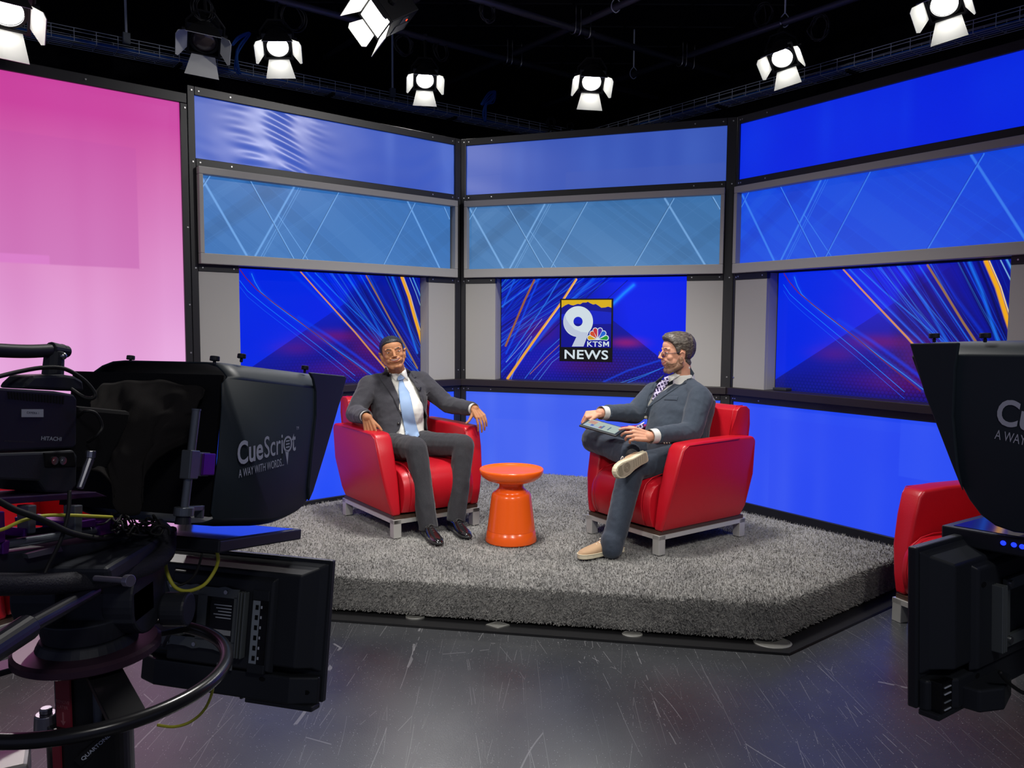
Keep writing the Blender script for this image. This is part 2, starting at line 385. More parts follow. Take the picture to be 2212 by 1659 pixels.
# ---- the streak picture shown on the left and right screens
SW, SH = 1.68, .915
def px2uv(k, pts, off, x0, sc, ox, oy):
    out = []
    for x, y in pts:
        a, z = wall_local(k, x/sc+ox, y/sc+oy, off); out.append(((a-x0)/SW, (1.925-z)/SH))
    return out
def streaks():
    A = Art(660, 360, SW, SH); A.fill((0, 34, 226)); q = lambda *p: px2uv(0, p, .1, 2.275, 2.44, 400, 180)
    u, v = A.u, A.v
    A.mixm(.55*np.clip(fbm(A.X, A.Y, 3, 1)*.6+.2, 0, 1), (0, 60, 225))
    # darker lower-left triangle and right half
    edge = (v - (.90 - 1.15*u))/.004
    A.mixm(np.clip(edge, 0, 1)*np.clip(.35+1.1*(v+.5*u-.5), 0, .86), (10, 8, 110))
    edge2 = v - (-.28*(u-.58)/.2+.12)
    A.mixm(np.clip((u-.53)/.05, 0, 1)*np.clip(edge2*12, 0, 1)*.6, (4, 8, 96))
    A.mixm(np.clip((v-.82)/.2, 0, 1)*.55, (2, 16, 60))
    # honeycomb dots
    s_ = .028; cx = (A.X/s_); cy = (A.Y/(s_*.866)); row = np.floor(cy); fx = (cx+.5*(row % 2)) % 1-.5; fy = cy % 1-.5
    dots = (np.hypot(fx, fy*.87) < .36)*np.clip(edge*.01+.3, 0, 1)*np.clip((v-.25)*1.5, 0, 1)
    A.mixm(dots*.22, (30, 30, 200))
    for (gu, gv, ru, rv, al) in [(.5, .56, .14, .05, .5), (.30, .66, .10, .06, .25), (.72, .66, .12, .10, .45), (.60, .86, .2, .08, .3)]:
        A.mixm(al*np.exp(-((u-gu)/ru)**2-((v-gv)/rv)**2), (120, 10, 70))
    r = np.random.RandomState(3)
    fan = [  # (points, width, colour, alpha)
        (q((560, 990), (700, 1120), (850, 1260), (1000, 1400), (1150, 1530)), .03, (0, 70, 240), .45),
        (q((640, 992), (760, 1120), (900, 1270), (1060, 1430), (1160, 1530)), .022, (10, 90, 250), .7),
        (q((690, 997), (800, 1110), (950, 1250), (1130, 1420)), .012, (30, 130, 255), .8),
        (q((720, 1000), (900, 1180), (1040, 1330), (1180, 1480)), .03, (0, 40, 200), .6),
        (q((800, 1000), (930, 1160), (1060, 1330), (1180, 1470)), .05, (0, 20, 170), .6),
        (q((855, 1005), (960, 1170), (1040, 1320), (1130, 1480)), .024, (20, 110, 250), .85),
        (q((895, 1005), (990, 1160), (1090, 1330), (1180, 1490)), .04, (3, 8, 90), .7),
        (q((930, 1010), (1000, 1130), (1100, 1300), (1200, 1460)), .012, (20, 110, 250), .9),
        (q((985, 1012), (1060, 1150), (1150, 1290), (1230, 1420)), .03, (0, 50, 215), .8),
        (q((1040, 1015), (1090, 1130), (1160, 1270), (1235, 1400)), .05, (0, 20, 170), .7),
        (q((1070, 1018), (1130, 1170), (1200, 1330), (1240, 1440)), .03, (2, 8, 70), .8),
        (q((1098, 1018), (1140, 1130), (1190, 1300), (1230, 1420)), .026, (20, 120, 255), .9),
        (q((1125, 1020), (1170, 1150), (1215, 1300), (1240, 1390)), .02, (2, 6, 50), .85),
        (q((1190, 1022), (1222, 1100), (1250, 1180)), .008, (150, 215, 255), .95),
        (q((1207, 1022), (1235, 1090), (1255, 1140)), .014, (90, 180, 255), .95)]
    for p, w_, c, a in fan: A.line(p, w_*.62, c, a*.85, soft=.9)
    for _ in range(60):
        u0 = r.uniform(.3, 1.0); k = r.uniform(.45, .62)*(1.25-u0*.9); p = [(u0, 0), (u0+k*.3, .3), (u0+k*.62, .6), (u0+k*1.1, 1)]
        A.line(p, r.uniform(.0015, .006), [(10, 80, 240), (0, 8, 90), (50, 130, 245), (0, 8, 120)][r.randint(4)], r.uniform(.25, .6), soft=.8)
    c2 = q((352, 1000), (370, 1045), (400, 1095), (460, 1150), (560, 1225), (680, 1310), (800, 1400), (900, 1470), (1000, 1545))
    A.line(c2, .024, (0, 80, 240), .4, soft=1); A.line(c2, .004, (50, 160, 250), .8, soft=.8)
    c1 = q((288, 975), (320, 1020), (380, 1085), (470, 1155), (580, 1235), (700, 1325), (830, 1430), (960, 1530))
    A.line(c1, .007, (110, 30, 60), .95)
    c3 = q((288, 1035), (330, 1090), (420, 1165), (550, 1265), (700, 1380), (900, 1540)); A.line(c3, .005, (20, 120, 255), .8); A.line([(a, b+.05) for a, b in c3], .004, (20, 90, 250), .7)
    A.line(q((600, 1230), (760, 1330), (900, 1430), (1060, 1550)), .02, (0, 60, 240), .6, soft=.9)
    A.line(q((612, 990), (700, 1090), (800, 1200), (900, 1310), (1000, 1430), (1060, 1500), (1100, 1550)), .010, (214, 146, 70), .95, w1=.016)
    A.line(q((960, 1012), (1020, 1120), (1090, 1250), (1160, 1370), (1230, 1500)), .013, (150, 112, 60), .95, w1=.015)
    A.line(q((1148, 1020), (1185, 1120), (1215, 1230), (1242, 1320), (1270, 1440)), .026, (238, 168, 20), 1)
    A.line(q((1158, 1020), (1195, 1120), (1225, 1230), (1252, 1320)), .005, (255, 225, 150), 1)
    return A
def streaks_centre():
    A = Art(660, 360, SW, SH); A.fill((2, 30, 232)); q = lambda *p: px2uv(1, p, .1, -2.54, 2.6766, 980, 240)
    u, v = A.u, A.v
    A.mixm(.45*np.clip(fbm(A.X, A.Y, 3, 5)*.6+.2, 0, 1), (0, 50, 235))
    A.mixm(np.clip((.66-u+.12*v)/.25, 0, 1)*.75, (0, 14, 140))
    dk = np.clip((v-(.12+.42*(u-.42)/.3))/.006, 0, 1)*np.clip((u-.3)/.2, 0, 1)
    A.mixm(dk*np.clip(.25+v*.8, 0, .88), (16, 6, 96)); A.mixm(np.clip((v-.83)/.2, 0, 1)*.6, (2, 14, 52))
    s_ = .028; cy = A.Y/(s_*.866); row = np.floor(cy); fx = (A.X/s_+.5*(row % 2)) % 1-.5; fy = cy % 1-.5
    A.mixm((np.hypot(fx, fy*.87) < .36)*np.clip((v-.6)*2, 0, .3), (40, 30, 200))
    A.mixm(.6*np.exp(-((u-.69)/.075)**2-((v-.61)/.04)**2)*1.6, (130, 20, 120))
    A.mixm(.5*np.exp(-((u-.2)/.12)**2-((v-.5)/.12)**2), (90, 6, 50)); A.mixm(.4*np.exp(-((u-.45)/.2)**2-((v-.83)/.08)**2), (80, 6, 40))
    r = np.random.RandomState(11)
    for _ in range(80):
        u0 = r.uniform(.0, .62); k = r.uniform(.35, .85)+.35*u0; p = [(u0, 0), (u0-k*.3, .3), (u0-k*.62, .62), (u0-k*1.0, 1)]
        A.line(p, r.uniform(.0015, .011), [(0, 56, 230), (0, 6, 70), (40, 120, 245), (0, 10, 110)][r.randint(4)], r.uniform(.3, .7), soft=.8)
    for p, w_, c, a in [
        (((340, 972), (300, 1060), (272, 1130)), .02, (20, 100, 250), .7), (((480, 975), (420, 1110), (350, 1280), (290, 1400)), .02, (10, 80, 250), .8),
        (((600, 975), (520, 1110), (420, 1260), (290, 1450)), .012, (40, 130, 255), .8), (((800, 970), (690, 1080), (560, 1220), (430, 1380)), .035, (10, 90, 250), .7),
        (((850, 970), (720, 1090), (600, 1210)), .012, (0, 10, 110), .6), (((740, 970), (650, 1080), (500, 1280), (380, 1440), (310, 1550)), .025, (0, 50, 235), .7),
        (((620, 1300), (520, 1390), (400, 1545)), .007, (60, 140, 255), .8), (((620, 1372), (540, 1440), (450, 1550)), .008, (60, 120, 255), .8),
        (((620, 1405), (560, 1450), (480, 1555)), .006, (90, 150, 255), .8), (((500, 1200), (400, 1330), (292, 1450)), .004, (190, 215, 255), .8),
        (((440, 1300), (360, 1430), (320, 1550)), .006, (120, 180, 255), .8), (((1190, 1440), (1000, 1500), (860, 1565)), .02, (10, 70, 240), .7),
        (((1300, 1440), (1100, 1530), (1000, 1570)), .008, (30, 120, 255), .8), (((1190, 1490), (1080, 1530), (960, 1570)), .006, (60, 150, 255), .7)]:
        A.line(q(*p), w_*.65, c, a*.9, soft=.9)
    A.line(q((1000, 975), (940, 1030), (880, 1085)), .005, (0, 8, 90), .9)
    A.line(q((1035, 1003), (980, 1050), (915, 1112)), .014, (20, 140, 255), .85, soft=1, glow=.02)
    A.line(q((620, 1335), (540, 1410), (430, 1520)), .005, (170, 110, 50), .9)
    A.line(q((455, 975), (400, 1090), (340, 1230), (288, 1355)), .018, (150, 92, 50), 1)
    A.line(q((700, 970), (610, 1110), (500, 1260), (400, 1400), (300, 1545)), .017, (236, 168, 50), 1, w1=.024)
    A.line(q((705, 970), (616, 1108), (508, 1256)), .004, (255, 210, 150), 1)
    return A
# ---- crossing-line graphic
def diamonds(base, lightc, darkc, k0):
    W_, H_ = 2.19, .56; A = Art(740, 190, W_, H_); A.fill(base); u, v = A.u, A.v
    def q(*p):
        o = []
        for x, y in p:
            a, z = wall_local(0, x/2.44+400, y/2.44+180); o.append(((a-2.01)/W_, (2.56-z)/H_))
        return o
    r = np.random.RandomState(21)
    for _ in range(16):
        u0 = r.uniform(-.1, 1); w_ = r.uniform(.03, .12); k = r.choice([-.17, .17]); c = lightc if r.rand() < .5 else darkc
        A.band((u0+k, 0), (u0+k+w_, 0), (u0-k+w_, 1), (u0-k, 1), c, r.uniform(.06, .16))
    for _ in range(20):
        u0 = r.uniform(-.1, 1.1); k = r.choice([-.17, .19]); A.line([(u0+k, 0), (u0-k, 1)], r.uniform(.002, .004), lightc, r.uniform(.12, .35))
    hi = tuple(min(255, int(c*1.0+30)) for c in lightc)
    for a, b, w_ in [((85, 490), (325, 905), .016), ((575, 545), (370, 908), .014), ((1175, 622), (1345, 975), .015), ((1370, 655), (1392, 710), .01),
                     ((600, 548), (400, 912), .004), ((612, 550), (412, 914), .003), ((130, 484), (82, 560), .005), ((490, 690), (650, 930), .005)]:
        A.line(q(a, b), w_, hi, .8, soft=.5)
    for a, b in [((345, 512), (575, 925)), ((810, 573), (620, 925)), ((1213, 630), (1047, 957)), ((130, 486), (84, 555)), ((1368, 652), (1395, 712))]:
        A.line(q(a, b), .009, hi, .9); A.line([(x-.0028, y) for x, y in q(a, b)], .0045, darkc, .95)
    return A
def streak_field(A, base, hi, lo, seed, amp=.5, hot=0, tiles=()):
    """soft vertical strips of the LED tubes behind the film, and film overlaps"""
    A.fill(base); r = np.random.RandomState(seed); X = A.X; v = A.v
    f = sum(r.uniform(.3, 1)*np.exp(-((X-c)/r.uniform(.04, .16))**2) for c in r.uniform(0, A.w, max(3, int(A.w*4))))
    A.mixm(amp*np.clip(f*.6*(0.75+.25*np.sin(v*5+r.uniform(0, 6))), 0, 1), hi)
    A.mixm(amp*.5*np.clip(fbm(X*.6, A.Y*2.2, 3, seed), 0, 1), lo)
    for (u0, u1, v0, v1, c, a) in tiles:
        A.mixm(((A.u > u0) & (A.u < u1) & (v > v0) & (v < v1))*a, c)
    return A

# ================================================================== THE THREE-PANEL SET
def wroot(k, name, label, cat='set wall', off=0):
    d = DW[k]+off
    return thing(name, label, cat, (d*math.sin(AZ[k]), d*math.cos(AZ[k]), 0), -AZ[k])
def ring_frame(bm, x0, x1, z0, z1, t, y0, y1, ts=None, tb=None):
    """rectangular ring, t top thickness, ts side, tb bottom"""
    ts = ts or t; tb = tb or t
    box(bm, x0, x1, y0, y1, z1-t, z1); box(bm, x0, x1, y0, y1, z0, z0+tb); box(bm, x0, x0+ts, y0, y1, z0+tb, z1-t); box(bm, x1-ts, x1, y0, y1, z0+tb, z1-t)
specs = [  # k, seam left, frame left, frame right, seam right, opening left, opening right
    (0, 1.935, 1.984, 4.252, 4.3166, 2.278, 3.968, 'left'), (1, -2.873, -2.828, -.572, -.495, -2.539, -.862, 'centre'), (2, -4.2746, -4.254, -1.99, -1.93, -3.95, -2.222, 'right')]
lab = {0: 'black framed set wall on the left with pale blue upper panels', 1: 'narrow middle set wall in black frame behind the news logo screen', 2: 'black framed set wall on the right with saturated blue upper panels'}
AL, ACn = streaks(), streaks_centre()
TVS = []
for k, s0, f0, f1, s1, o0, o1, side in specs:
    root = wroot(k, 'set_wall', lab[k])
    bm = BM()
    for x0, x1 in ((s0, f0), (f1, s1)): box(bm, x0, x1, 0, .05, 0, 3.16)
    for z0, z1 in ((3.10, 3.16), (2.61, 2.667), (.905, .96), (0, .105)): box(bm, f0, f1, 0, .05, z0, z1)
    box(bm, f0, o0, 0, .05, 1.878, 1.93); box(bm, o1, f1, 0, .05, 1.878, 1.93)
    obj('frame', bm, black, root, bevel=.003, seg=1)
    bm = BM(); box(bm, s0, s1, .06, .10, 0, 3.14); 
    # back board has a hole for the screen: build it as four pieces
    bm.free(); bm = BM(); box(bm, s0, s1, .30, .32, 0, 3.14); obj('backing_board', bm, matte_black, root)
    # screws
    bm = BM()
    for x in (s0+.03, s1-.03):
        for z in (.45, .93, 1.1, 1.9, 2.64, 3.13): cyl(bm, (x, .002, z), (x, -.003, z), .006, n=8)
    for x in (f0+.03, f1-.03, o0-.04 if k != 2 else o0-.04, o1+.04):
        for z in (1.905, .93, 2.64, 3.13): cyl(bm, (x, .002, z), (x, -.003, z), .0055, n=8)
    sc_ = obj('screw_set', bm, screwm, root)
    # shelf under the screen
    bm = BM(); box(bm, f0-.045, f1+.045, -.035, .30, .96, 1.018); obj('shelf', bm, mat('dark_shelf', (.018, .013, .015), .4), root, bevel=.004)
    # grey picture frame
    bm = BM(); ring_frame(bm, f0+.002, f1-.002, 1.93, 2.608, .052, -.045, .04, .03, .075); obj('picture_frame', bm, grey, root, bevel=.004)
    # grey columns with jambs beside the screen
    for a0, a1, jx in ((f0, o0, o0), (o1, f1, o1)):
        bm = BM(); box(bm, a0, a1, .004, .034, 1.018, 1.878)
        j0, j1 = (o0-.03, o0) if jx == o0 else (o1, o1+.03)
        box(bm, j0, j1, .034, .26, 1.018, 1.925); obj('side_panel', bm, grey, root, bevel=.002, seg=1)
    bm = BM(); box(bm, o0, o1, .06, .28, 1.925, 1.96); obj('head_panel', bm, matte_black, root)
    # film panels
    W_ = f1-f0
    A = Art(320, 90, W_, .437)
    if k == 0:
        streak_field(A, (44, 84, 196), (84, 118, 216), (40, 66, 170), 4, .6)  # white lamp spill on the film put into this paler emission blue
        m_ = filmg; rip = lambda x, z: .0030*np.exp(-((x-2.60)/.36)**2)*(.55+.45*np.sin(17*x+1.3*np.sin(11*z)))*np.sin(64*z+11*x+2.2*np.sin(6*x+3*z)) + .0016*np.exp(-((x-3.9)/.4)**2)*np.sin(34*z-9*x+2*np.sin(7*x)) + .0012*fbm(x, z, 9, 31)
    elif k == 1:
        streak_field(A, (52, 86, 190), (74, 112, 212), (46, 74, 168), 5, .6, tiles=[(0, .15, .62, 1, (90, 110, 196), .15), (.41, 1, .66, 1, (70, 96, 190), .3), (.0, .15, 0, .6, (80, 104, 196), .2)])  # paler blue again: white lamp spill mixed into the emission colour
        m_ = filmg; rip = lambda x, z: .002*np.sin(14*z+3*x)
    else:
        streak_field(A, (0, 36, 226), (10, 60, 236), (0, 26, 214), 6, .55, tiles=[(.28, 1, 0, 1, (0, 24, 224), .12)]); m_ = filmm; rip = None
    A.mesh('upper_light_panel', m_, root, .02, f0, 3.103, rip)
    A = Art(320, 130, W_, .80)
    if k == 0: streak_field(A, (20, 72, 250), (60, 100, 250), (10, 60, 240), 14, .45, tiles=[(.62, 1, .0, .45, (50, 88, 250), .25), (.0, .62, .5, 1, (20, 70, 245), .3)])
    elif k == 1: streak_field(A, (52, 90, 240), (84, 116, 246), (34, 72, 228), 15, .6, tiles=[(.12, .35, .3, .8, (76, 104, 240), .25)])
    else: streak_field(A, (30, 70, 244), (68, 100, 246), (20, 52, 240), 16, .55, tiles=[(.16, .62, .12, 1, (24, 60, 240), .3), (.62, 1, 0, .48, (44, 84, 248), .35), (.62, 1, .48, 1, (14, 54, 240), .3)])
    A.mesh('lower_light_panel', filmm, root, .02, f0, .905)
    A = diamonds((50, 112, 186), (86, 146, 216), (30, 76, 130), k) if k == 0 else diamonds((62, 118, 178), (96, 150, 208), (34, 74, 118), k) if k == 1 else diamonds((0, 70, 232), (30, 106, 244), (0, 34, 190), k)  # left and centre graphics: white lamp spill put into their paler colours
    A.mesh('crossing_line_graphic', graphm, root, .012, f0+.03, 2.558)
    # TV
    tv = thing('video_screen', {0: 'wall screen with blue and orange light streaks behind the seated man on the left', 1: 'wall screen showing the nine news logo over blue streaks',
                                2: 'wall screen with blue and orange streaks on the right wall'}[k], 'screen', root.location, -AZ[k])
    bm = BM(); box(bm, o0+.002, o1-.002, .135, .19, 1.02, 1.924); obj('housing', bm, matte_black, tv)
    A = ACn if k == 1 else AL; A.w = SW-.012 if k == 1 else (o1-o0-.012)
    A.X = A.u*A.w; A.mesh('picture', screenm, tv, .133, o0+.008, 1.922)
    TVS.append(tv)
    if k == 2:
        bm = BM(); box(bm, o0+.04, o0+.16, .06, .14, 1.018, 1.04); tag(obj('remote_sensor', bm, plastic, bevel=.006), 'small black box on the dark shelf below the right screen', 'sensor')
        s = bpy.data.objects['remote_sensor']; s.location = root.location; s.rotation_euler = (0, 0, -AZ[k])
# dark returns that close the set behind its corners
# ---- logo on the centre screen, drawn at its place on the picture
emat = lambda n, c, s=1.0: mat(n, (0, 0, 0), .4, emit=tuple(lin(c)), es=s, spec=.2)
tv = TVS[1]
def poly_flat(name, pts, m, parent, y, holes=None):
    bm = BM(); vs = [bm.verts.new((x, y, z)) for x, z in pts]; f = bm.faces.new(vs)
    ex = bmesh.ops.extrude_face_region(bm, geom=[f]); 
    for e in ex['geom']:
        if isinstance(e, bmesh.types.BMVert): e.co.y += .0015
    bmesh.ops.triangulate(bm, faces=bm.faces[:]); return obj(name, bm, m, parent)
def lg(px, py):                             # logo crop pixel -> local x,z on the screen
    return wall_local(1, px/9.756+1190, py/9.756+630, .13)
def circ(cx, cy, r, n=48, a0=0, a1=2*PI): return [(cx+r*math.cos(a0+(a1-a0)*i/n), cy+r*math.sin(a0+(a1-a0)*i/n)) for i in range(n)]
L_ = lambda pts: [lg(*p) for p in pts]
lx0, lz1 = lg(195, 150); lx1, lz0 = lg(1300, 1185); lz00 = lg(700, 1475)[1]
white = emat('logo_white', (205, 218, 226)); nav = emat('logo_navy', (2, 6, 140)); blk = emat('logo_black', (6, 6, 10)); navy2 = emat('logo_blue', (4, 26, 190))
bm = BM(); box(bm, lx0, lx1, .1275, .132, lz00, lz1); obj('logo_plate', bm, blk, tv)
ix0, iz1 = lg(228, 178); ix1, iz0 = lg(1265, 1183)
poly_flat('logo_field', [(ix0, iz0), (ix1, iz0), (ix1, iz1), (ix0, iz1)], nav, tv, .1262)
fx = lambda s: ix0+(ix1-ix0)*s; fz = lambda s: iz1+(iz0-iz1)*s
poly_flat('logo_sheen', [(fx(0), fz(.42)), (fx(.3), fz(.5)), (fx(.6), fz(.51)), (fx(1), fz(.5)), (fx(1), fz(.26)), (fx(.6), fz(.22)), (fx(0), fz(.3))], navy2, tv, .1258)
poly_flat('logo_mountain_sky', [(fx(0), fz(0)), (fx(1), fz(0)), (fx(1), fz(.165)), (fx(.935), fz(.14)), (fx(.88), fz(.158)), (fx(.8), fz(.165)), (fx(.75), fz(.125)), (fx(.69), fz(.085)), (fx(.64), fz(.098)), (fx(.59), fz(.075)), (fx(.53), fz(.038)),
          (fx(.5), fz(.055)), (fx(.43), fz(.055)), (fx(.38), fz(.09)), (fx(.33), fz(.082)), (fx(.24), fz(.115)), (fx(.19), fz(.105)), (fx(.14), fz(.082)), (fx(.07), fz(.115)), (fx(0), fz(.165))], emat('logo_gold', (214, 172, 14)), tv, .1256)
ncx, ncz = lg(575, 630); nr = lg(890, 630)[0]-ncx; hr = lg(672, 630)[0]-ncx
bm = BM(); n_ = 56; R_ = []
for r_, y_ in ((nr, .1246), (hr, .1246), (hr, .1256), (nr, .1256)): R_.append([bm.verts.new((ncx+r_*math.cos(2*PI*i/n_), y_, ncz+r_*math.sin(2*PI*i/n_))) for i in range(n_)])
for a in range(4):
    for i in range(n_): bm.faces.new((R_[a][i], R_[a][(i+1) % n_], R_[(a+1) % 4][(i+1) % n_], R_[(a+1) % 4][i]))
pts = L_([(420, 890), (540, 955), (445, 1155), (690, 1155), (800, 860), (700, 700)]); vs = [bm.verts.new((x, .1246, z)) for x, z in pts]; bm.faces.new(vs)
obj('logo_nine', bm, white, tv)
poly_flat('logo_nine_shade', L_([(305, 480), (330, 580), (400, 690), (500, 790), (640, 850), (790, 862), (690, 1150), (448, 1150), (545, 950), (440, 905), (350, 830), (290, 740), (266, 640), (275, 560)]), emat('logo_grey', (186, 196, 216)), tv, .1240)
# peacock: white backing and six feathers
pcx, pcz = lg(990, 1010)
def feather(ang, L, w_, m, y, grow=0):
    a = math.radians(ang); d = Vector((math.cos(a), math.sin(a))); q = Vector((-d.y, d.x)); w2 = w_+grow; LL = L
    pts = [Vector((pcx, pcz))+d*(L*.12)+q*(.0)]
    tip = Vector((pcx, pcz))+d*(LL-w_)
    pts = [Vector((pcx, pcz))+d*(L*.16-grow)] + [tip + (d*math.cos(t)+q*math.sin(t))*w2 for t in [math.radians(x) for x in range(-100, 101, 20)]]
    return poly_flat('logo_feather' if not grow else 'logo_feather_edge', [(p.x, p.y) for p in pts], m, tv, y)
U = (lg(1228, 900)[0]-lg(768, 900)[0])/460
for ang, L, w_, c in [(168, 215, 42, (206, 158, 30)), (134, 215, 45, (206, 74, 40)), (106, 240, 42, (190, 44, 60)), (76, 240, 42, (74, 40, 170)), (47, 222, 45, (26, 96, 206)), (12, 222, 42, (30, 146, 44))]:
    feather(ang, L*U, w_*U, white, .1238, 15*U); feather(ang, L*U, w_*U, emat('logo_c%d' % ang, c), .1230)
poly_flat('logo_peacock_body', L_([(770, 985), (800, 1022), (1200, 1022), (1225, 985), (1060, 1000), (1022, 970), (990, 800), (955, 970), (930, 1000)]), white, tv, .1234)
def put_text(name, s, p0, h, m, parent, y, weight=.0, wpx=None, x0=0):
    me = text_mesh(s, 1, 0.018 if weight else 0, 0, space=1.06); co = np.empty(len(me.vertices)*3); me.vertices.foreach_get('co', co); co = co.reshape(-1, 3)
    mn, mx = co.min(0), co.max(0); sc = h/(mx[1]-mn[1]); sx = sc if wpx is None else wpx/(mx[0]-mn[0])
    out = np.zeros_like(co); out[:, 0] = (co[:, 0]-mn[0])*sx+p0[0]; out[:, 2] = (co[:, 1]-mn[1])*sc+p0[1]; out[:, 1] = y
    me.vertices.foreach_set('co', out.ravel()); me.update(); return obj(name, me, m, parent)
put_text('logo_call_letters', 'KTS', lg(768, 1158), abs(lg(0, 1048)[1]-lg(0, 1160)[1]), white, tv, .1225, 1, lg(1080, 0)[0]-lg(768, 0)[0])
poly_flat('logo_call_letter', L_([(1105, 1158), (1105, 1050), (1133, 1050), (1167, 1102), (1200, 1050), (1228, 1050), (1228, 1158), (1202, 1158), (1202, 1094), (1167, 1144), (1131, 1094), (1131, 1158)]), white, tv, .1222)
put_text('logo_news_word', 'NEWS', lg(292, 1415), abs(lg(0, 1222)[1]-lg(0, 1415)[1]), white, tv, .1225, 1, lg(1215, 0)[0]-lg(292, 0)[0])

# ---- pink light box wall, left of the set
pk = wroot(0, 'light_box_wall', 'tall glowing pink light box wall at the far left', 'light box')
pk.location = Vector(pk.location)
A = Art(220, 260, 1.95, 2.93); x0p = -.065; u, v = A.u, A.v
A.fill((230, 150, 215)); top = lin((206, 66, 160)); bot = lin((238, 176, 228)); mid = lin((214, 110, 190))
t = np.clip((v-.06)/.6, 0, 1)[..., None]; A.im = top*(1-t)**1.2 + bot*(1-(1-t)**1.2)
sx = np.clip(sum(a*np.exp(-((A.X-c)/s)**2) for c, s, a in [(.95, .10, .5), (1.32, .06, .4), (1.62, .16, .7), (.4, .2, .4), (1.86, .05, -.4)]), 0, 1)
A.mixm(.30*sx*(1-v*.6), (196, 60, 150)); A.mixm(.2*np.clip(fbm(A.X, A.Y, 3, 8), 0, 1), (196, 96, 196))
A.mixm(((A.X < 1.665) & (A.Y > .36) & (A.Y < 1.155+.0))*.42*(.5+.5*(A.Y-.36)/.8), (190, 74, 168)); A.mixm(((A.X < 1.13) & (A.Y > 1.105) & (A.Y < 1.155))*1.0, tuple((222, 128, 204)))
A.mixm(((A.X > 1.83) & (A.Y > 1.80))*.3, (206, 140, 206))
A.mesh('light_film', filmm, pk, .02, x0p, 3.035)
bm = BM()
box(bm, -.16, 1.93, 0, .05, 3.032, 3.10); box(bm, -.16, x0p, 0, .05, 0, 3.03); box(bm, 1.885, 1.932, 0, .05, 0, 3.03); box(bm, x0p, 1.885, 0, .05, 0, .1)
obj('frame', bm, black, pk, bevel=.003, seg=1)
bm = BM(); 
for z in (.5, 1.3, 1.64, 2.18, 3.0): cyl(bm, (1.917, .002, z), (1.917, -.003, z), .006, n=8)
for x in (.5, 1.3): cyl(bm, (x, .002, 3.066), (x, -.003, 3.066), .006, n=8)
obj('screw_set', bm, screwm, pk); bm = BM(); box(bm, -.16, 1.93, .1, .13, 0, 3.09); obj('backing_board', bm, matte_black, pk)

# ================================================================== PLATFORM
carpet = mat('shag_carpet', (.2, .2, .2), .95, spec=.1, sheen=.25)
def carpet_nodes():
    m = carpet; nt = m.node_tree; b = nt.nodes['Principled BSDF']; tc = N(m, 'ShaderNodeTexCoord')
    n1 = N(m, 'ShaderNodeTexNoise'); n1.inputs['Scale'].default_value = 60; n1.inputs['Detail'].default_value = 8; n1.inputs['Roughness'].default_value = .75
    n2 = N(m, 'ShaderNodeTexNoise'); n2.inputs['Scale'].default_value = 4; n2.inputs['Detail'].default_value = 4
    r = N(m, 'ShaderNodeValToRGB'); e = r.color_ramp.elements; e[0].position = .30; e[1].position = .72; e[0].color = (.11, .11, .11, 1); e[1].color = (.60, .58, .54, 1)
    mx = N(m, 'ShaderNodeMath', operation='MULTIPLY_ADD'); mx.inputs[1].default_value = .32; nt.links.new(n2.outputs['Fac'], mx.inputs[0]); nt.links.new(n1.outputs['Fac'], mx.inputs[2])
    sb = N(m, 'ShaderNodeMath', operation='SUBTRACT'); sb.inputs[1].default_value = .16; nt.links.new(mx.outputs[0], sb.inputs[0])
    for n in (n1, n2): nt.links.new(tc.outputs['Object'], n.inputs['Vector'])
    nt.links.new(sb.outputs[0], r.inputs[0]); nt.links.new(r.outputs[0], b.inputs['Base Color'])
    bp = N(m, 'ShaderNodeBump'); bp.inputs['Strength'].default_value = 1; bp.inputs['Distance'].default_value = .02
    nt.links.new(n1.outputs['Fac'], bp.inputs['Height']); nt.links.new(bp.outputs['Normal'], b.inputs['Normal'])
carpet_nodes()
PZ = .21
P1 = Vector((1.254, 3.605)); P2 = Vector((2.36, 4.50)); P3 = Vector((1.42, 5.73)); P4 = Vector((1.13, 6.53)); P5 = Vector((-.43, 7.09)); P6 = Vector((-.93, 6.10)); P7 = Vector((-2.1, 4.96)); P8 = Vector((-2.0, 4.17))
poly = [P1, P2, P3, P4, P5, P6, P7, P8]
plat = thing('stage_platform', 'low grey shag carpeted stage platform under the two armchairs', 'platform', (0, 0, 0))
bm = BM(); prism(bm, [(p.x, p.y) for p in poly], 2, .03, PZ-.006); o = obj('carpet_cover', bm, carpet, plat, bevel=.02, seg=3)
def inset(poly, d):
    out = []; n = len(poly)
    for i in range(n):
        a, b, c = poly[i-1], poly[i], poly[(i+1) % n]; e1 = (b-a).normalized(); e2 = (c-b).normalized(); n1 = Vector((e1.y, -e1.x)); n2 = Vector((e2.y, -e2.x))
        bis = (n1+n2).normalized(); out.append(b + bis*d/max(.3, bis.dot(n1)))
    return out
